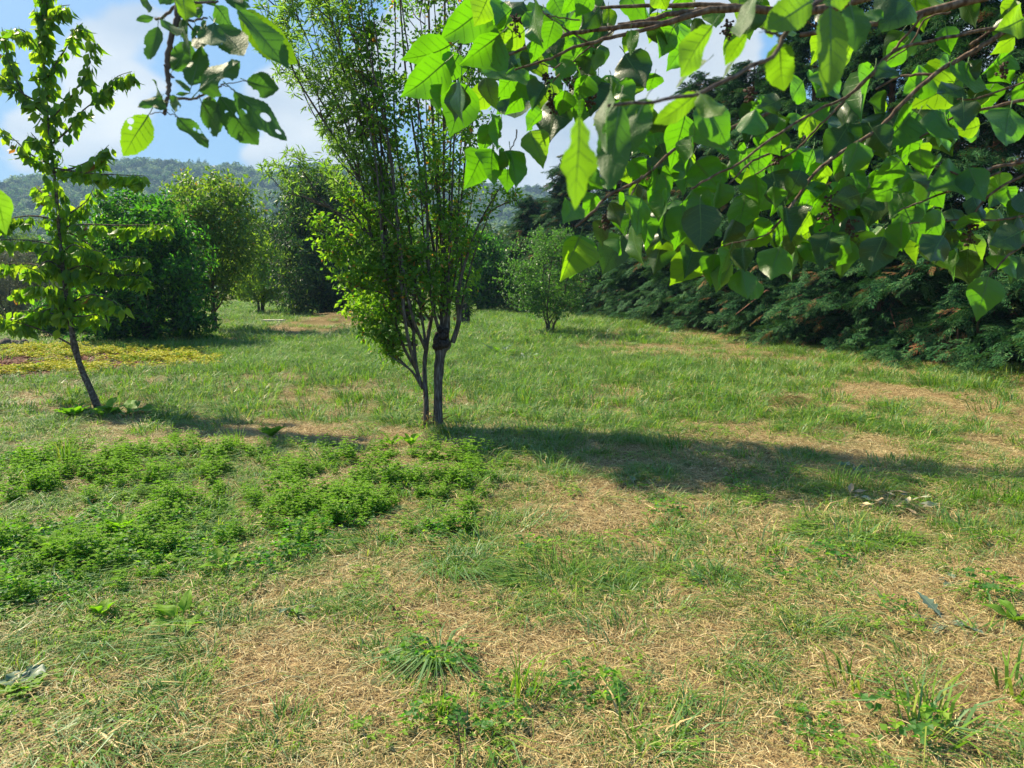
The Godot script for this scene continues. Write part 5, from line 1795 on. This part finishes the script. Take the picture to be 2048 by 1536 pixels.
func grass_clump(label: String, px: float, py: float, n: int, r: float, h0: float, h1: float, w: float, bend0: float, bend1: float, names := ["grass_a", "grass_b", "grass_c"], odds := [0.5, 0.3, 0.2]) -> void:
	var o := part("grass_tuft", tuft(names, odds, n, r, h0, h1, w, bend0, bend1), self)
	o.position = gp(px, py)
	tag(o, label, "grass tuft", "grass tufts standing out on the lawn")

func build_small_things() -> void:
	grass_clump("tall bright green grass tuft on the sunny lawn below the small hazel", 1262, 748, 420, 0.38, 0.2, 0.42, 0.008, 0.3, 0.9)
	grass_clump("grass tuft right of and below the tall bright one, half as high", 1372, 772, 150, 0.25, 0.1, 0.22, 0.007, 0.4, 1.2)
	grass_clump("upright dark grass tuft at the near edge of the straw below the pollarded tree's left", 470, 898, 60, 0.07, 0.12, 0.28, 0.006, 0.2, 0.7)
	grass_clump("drooping fountain shaped grass tuft in the middle of the dry foreground", 876, 1326, 80, 0.04, 0.14, 0.2, 0.008, 1.4, 2.4, ["grass_b", "grass_blue"], [0.5, 0.5])
	grass_clump("flattened grey green grass cushion beside the larger green one", 915, 1142, 200, 0.17, 0.1, 0.2, 0.006, 1.2, 2.3, ["grass_blue", "grass_b"], [0.55, 0.45])
	grass_clump("large flattened green grass cushion in the middle foreground", 1110, 1165, 360, 0.24, 0.1, 0.22, 0.006, 1.0, 2.2)
	grass_clump("loose upright grass tuft with wide blades low in the picture's middle", 1050, 1400, 40, 0.08, 0.12, 0.3, 0.007, 0.3, 1.0)
	grass_clump("small upright grass tuft beside the wilted pale leaf", 885, 1440, 40, 0.05, 0.08, 0.17, 0.007, 0.2, 0.8)
	grass_clump("coarse arching grass tuft with broad blades at the lower right", 1860, 1475, 46, 0.09, 0.14, 0.27, 0.011, 0.7, 1.8, ["grass_a", "grass_blue", "grass_c"], [0.5, 0.3, 0.2])
	grass_clump("arching broad bladed tuft cut off by the right frame edge", 2035, 1395, 26, 0.08, 0.15, 0.25, 0.012, 0.6, 1.5)
	grass_clump("thin green tuft left of the coarse arching one", 1690, 1380, 22, 0.06, 0.1, 0.2, 0.008, 0.4, 1.2)
	grass_clump("dark green tuft in the shade beside the dry leaf litter", 1690, 975, 120, 0.16, 0.12, 0.24, 0.006, 0.4, 1.2, ["grass_b", "grass_a"], [0.6, 0.4])
	grass_clump("blue green tuft on the shaded bare strip near the trunk's right", 1330, 900, 160, 0.22, 0.12, 0.28, 0.006, 0.3, 1.1, ["grass_b", "grass_blue"], [0.6, 0.4])
	grass_clump("lush dark green cushion in the shade at the right frame edge", 1985, 1000, 240, 0.3, 0.1, 0.22, 0.006, 0.5, 1.5, ["grass_b", "grass_a"], [0.6, 0.4])
	grass_clump("bright green tuft touching the lit edge of the right hand shade", 1770, 1075, 150, 0.18, 0.06, 0.15, 0.006, 0.5, 1.4)
	grass_clump("yellow green tuft on the dry slope right of the middle", 1600, 1270, 60, 0.08, 0.08, 0.16, 0.006, 0.5, 1.3, ["grass_c", "hay_green"], [0.6, 0.4])
	grass_clump("tall grass tuft reaching up behind the dead straw by the left weeds", 130, 930, 40, 0.06, 0.2, 0.34, 0.009, 0.2, 0.6)
	# broad leaved weeds
	var green := ["weed_a", "weed_b", "weed_c"]
	rosette("dock_plant", "dock with crumpled drooping leaves and one upright leaf, left foreground", "weed", 365, 1258, 8, 0.15, 1.1, 0.35, DOCK, ["weed_a", "weed_b"], "weed_c", "", [[200, 0.6], [170, 0.9], [330, 0.2], [20, 0.25], [90, 0.3], [270, 1.6], [60, 0.25], [130, 0.4]])
	rosette("dock_plant", "dock with two bright upright leaves amid the left weeds", "weed", 445, 1150, 5, 0.12, 1.2, 0.9, DOCK, ["weed_c", "weed_a"], "weed_c")
	rosette("dock_plant", "dock with one tall dark upright leaf in the weeds at the left", "weed", 236, 1080, 4, 0.17, 1.15, 1.9, DOCK, ["weed_b", "weed_a"], "weed_c")
	rosette("dock_plant", "leafy dock clump close by the left frame edge with bright leaves", "weed", 115, 1110, 7, 0.16, 1.0, 1.0, DOCK, ["weed_c", "weed_a"], "weed_c")
	rosette("dock_plant", "broad leaved dock at the right foot of the cherry sapling", "weed", 255, 826, 9, 0.34, 1.0, 0.45, DOCK, ["weed_b", "weed_a"], "weed_c")
	rosette("dock_plant", "bright dock leaf cluster touching the cherry sapling's foot", "weed", 210, 832, 4, 0.3, 1.0, 0.8, DOCK, ["weed_c"], "weed_a")
	rosette("burdock_leaf", "broad crumpled grey green leaf cut off by the lower left frame edge", "weed", 20, 1455, 3, 0.13, 1.6, 0.1, DOCK, ["thistle", "weed_b"], "thistle_rib")
	rosette("young_weed", "cluster of small round leaved weeds above the crumpled leaf at the left edge", "weed", 50, 1395, 9, 0.075, 1.5, 0.5, APPLE, ["weed_a", "thistle", "weed_c"], "weed_c")
	rosette("cut_weed", "mown weed with pale midribs lying on the straw left of the middle", "weed", 588, 1228, 12, 0.13, 0.7, 0.2, DOCK, ["weed_a", "thistle", "weed_b"], "thistle_rib")
	rosette("thistle_rosette", "grey green thistle rosette flat on the straw at the lower right", "thistle", 1888, 1252, 5, 0.145, 1.0, 0.12, THISTLE, ["thistle"], "thistle_rib", "", [[185, 0.2], [10, 0.15], [130, 0.2], [60, 0.25], [250, 0.7]])
	rosette("thistle_rosette", "smaller thistle rosette on the straw just above the flat one", "thistle", 1908, 1172, 5, 0.11, 1.0, 0.2, THISTLE, ["thistle"], "thistle_rib")
	rosette("thistle_rosette", "upright silvery thistle on the lawn left of the small hazel", "thistle", 1000, 712, 9, 0.42, 0.8, 0.8, THISTLE, ["thistle", "weed_b"], "thistle_rib")
	rosette("thistle_rosette", "wide leaved thistle beside the upright silvery one, nearer the hazel", "thistle", 1048, 718, 9, 0.4, 0.9, 0.5, THISTLE, ["thistle", "weed_a"], "thistle_rib")
	rosette("cut_weed", "fresh cut leafy weed at the lit edge of the shade in mid lawn", "weed", 1268, 966, 9, 0.13, 1.0, 0.15, DOCK, ["weed_a", "thistle"], "thistle_rib")
	rosette("cut_weed", "silvery leaved weed in the shade right of the middle", "weed", 1705, 942, 9, 0.15, 1.0, 0.35, DOCK, ["thistle"], "thistle_rib")
	rosette("cut_weed", "dark torn leaf on the grass right of the middle foreground", "weed", 1422, 1118, 5, 0.11, 1.1, 0.2, DOCK, ["weed_b"], "weed_a")
	rosette("young_weed", "leafy sprout standing on the bare straw left of the pollarded tree", "weed", 543, 880, 9, 0.16, 0.8, 1.4, APPLE, ["weed_a", "weed_b"], "weed_c")
	rosette("young_weed", "leafy sprout on the straw right below the pollarded tree", "weed", 822, 896, 8, 0.16, 0.7, 1.6, APPLE, ["weed_a", "weed_c"], "weed_c")
	rosette("young_weed", "bushy dark weed on the dry ground left of the cherry sapling", "weed", 148, 838, 14, 0.22, 0.7, 1.2, APPLE, ["weed_b", "weed_a"], "weed_c")
	rosette("young_weed", "fern leaved weed cluster left of the sprout below the pollarded tree", "weed", 784, 894, 12, 0.16, 0.6, 1.0, THISTLE, ["weed_a", "weed_b"], "weed_c")
	rosette("young_weed", "small two leaved seedlings on the straw near the left foreground", "weed", 205, 1250, 7, 0.07, 1.2, 1.4, APPLE, ["weed_c", "weed_a"], "weed_c")
	rosette("long_leaf_weed", "broad lance leaved weed at the right frame edge above the corner", "weed", 2030, 1250, 5, 0.14, 0.9, 0.9, CHERRY, ["weed_b", "grass_a"], "weed_c")
	# litter
	rosette("wilted_leaf", "pale wilted curled leaf lying low in the middle foreground", "leaf", 838, 1452, 2, 0.075, 1.3, 0.12, THISTLE, ["wilted"], "thistle_rib")
	rosette("dead_leaf", "dry grey brown folded leaf at the lower left", "leaf", 208, 1460, 2, 0.06, 1.6, 0.25, APPLE, ["dead_leaf", "wilted"], "straw_c")
	var pile := thing("leaf_litter", "scatter of dry buff leaves and twigs in the shade at the right", "leaf litter", gp(1785, 1008))
	for i in 26:
		var mesh := leaf_mesh(CHERRY, ["dead_leaf", "wilted", "straw_c"][rng.randi() % 3], "straw_b", rf(0.3, 1.2), rf(-0.3, 0.3), 0.4, rf(0, 6), [], 8, 4)
		var a := rf(0, TAU)
		var dir := Vector3(cos(a), rf(-0.1, 0.25), sin(a) * 0.6).normalized()
		var x := dir.cross(Vector3(rf(-0.4, 0.4), 1, rf(-0.4, 0.4))).normalized()
		var l := rf(0.07, 0.16)
		part("dry_leaf", mesh, pile).transform = Transform3D(Basis(x * l * 0.55, dir * l, x.cross(dir) * l * 0.5), Vector3(rf(-0.32, 0.3), 0.02 + rf(0, 0.02), rf(-0.2, 0.2)))
	stick("pale broken stick lying at the bottom left corner of the lawn", 188, 1480, 250, 1540, 9, "straw_c")
	stick("short pale stalk lying on the straw left of the middle", 432, 1412, 540, 1380, 4, "straw_c")
	stick("small black curved twig on the grass at the right", 1768, 1079, 1795, 1082, 5, "seed")
	stick("thin bent straw stalk beside the crumpled dock", 388, 1245, 388, 1272, 3, "straw_c")
	stick("long thin straw stalk running right from the bent one", 388, 1274, 434, 1300, 3, "straw_a")
	stick("dark upright dead stem low in the middle foreground", 922, 1530, 914, 1440, 3.4, "twig")
	stick("long yellow straw lying across the dry ground in mid foreground", 700, 1285, 790, 1310, 3, "straw_a")
	stick("long straw lying in the dry patch right of the middle", 1290, 1005, 1340, 1035, 3, "straw_c")
	# flat stone and dark heap on the far lawn
	var st := Surf.new(M["stone"])
	box(st, Vector3(0, 0.05, 0), Vector3(0.85, 0.1, 0.5))
	var so := part("stone_slab", mesh_of([st]), self)
	so.position = gp(548, 646)
	tag(so, "flat pale stone slab lying in the far grass", "stone slab")
	var dk := Surf.new(M["bark_dark"])
	for i in 14:
		ball(dk, Vector3(rf(-0.45, 0.45), rf(0.0, 0.12), rf(-0.2, 0.2)), rf(0.08, 0.18))
	var dh := part("soil_heap", mesh_of([dk]), self)
	dh.position = gp(10, 698)
	tag(dh, "dark heap of soil behind the yellow bed at the left edge", "soil heap")
	var kn := Surf.new(M["straw_a"])
	for i in 260:
		var a := rf(0, TAU)
		var r := sqrt(rng.randf())
		var dir := Vector3(rf(-1, 1), rf(-0.1, 0.3), rf(-1, 1)).normalized()
		small_leaf(kn, Vector3(cos(a) * r * 0.28, (1.0 - r * r) * 0.07 + 0.05, sin(a) * r * 0.2), dir, Vector3.UP, 0.12, 0.005, 0.1, 0.1)
	var hk := part("hay_clump", mesh_of([kn]), self)
	hk.position = gp(1580, 824) - Vector3(0, 0.06, 0)
	tag(hk, "small heap of raked hay on the lawn right of the middle", "hay")

func stick(label: String, x0: float, y0: float, x1: float, y1: float, thick: float, mat: String) -> void:
	var a := gp(x0, y0)
	var b := gp(x1, y1)
	if label.begins_with("dark upright"):
		b = at(x1, y1, depth_of(a) - 0.02)
	var s := Surf.new(M[mat])
	var r := thick * depth_of(a) / F * 0.5
	var mid := a.lerp(b, 0.5) + Vector3(0, r * 1.5 + 0.006, 0) - a
	tube(s, [Vector3(0, r + 0.012, 0), mid + Vector3(0, 0.01, 0), b - a + Vector3(0, r + 0.016, 0)], [r, r * 0.9, r * 0.6], 7, 0.2)
	var o := part("stick" if thick > 4 else "straw_stalk", mesh_of([s]), self)
	o.position = a
	tag(o, label, "stick" if thick > 4 else "straw stalk")
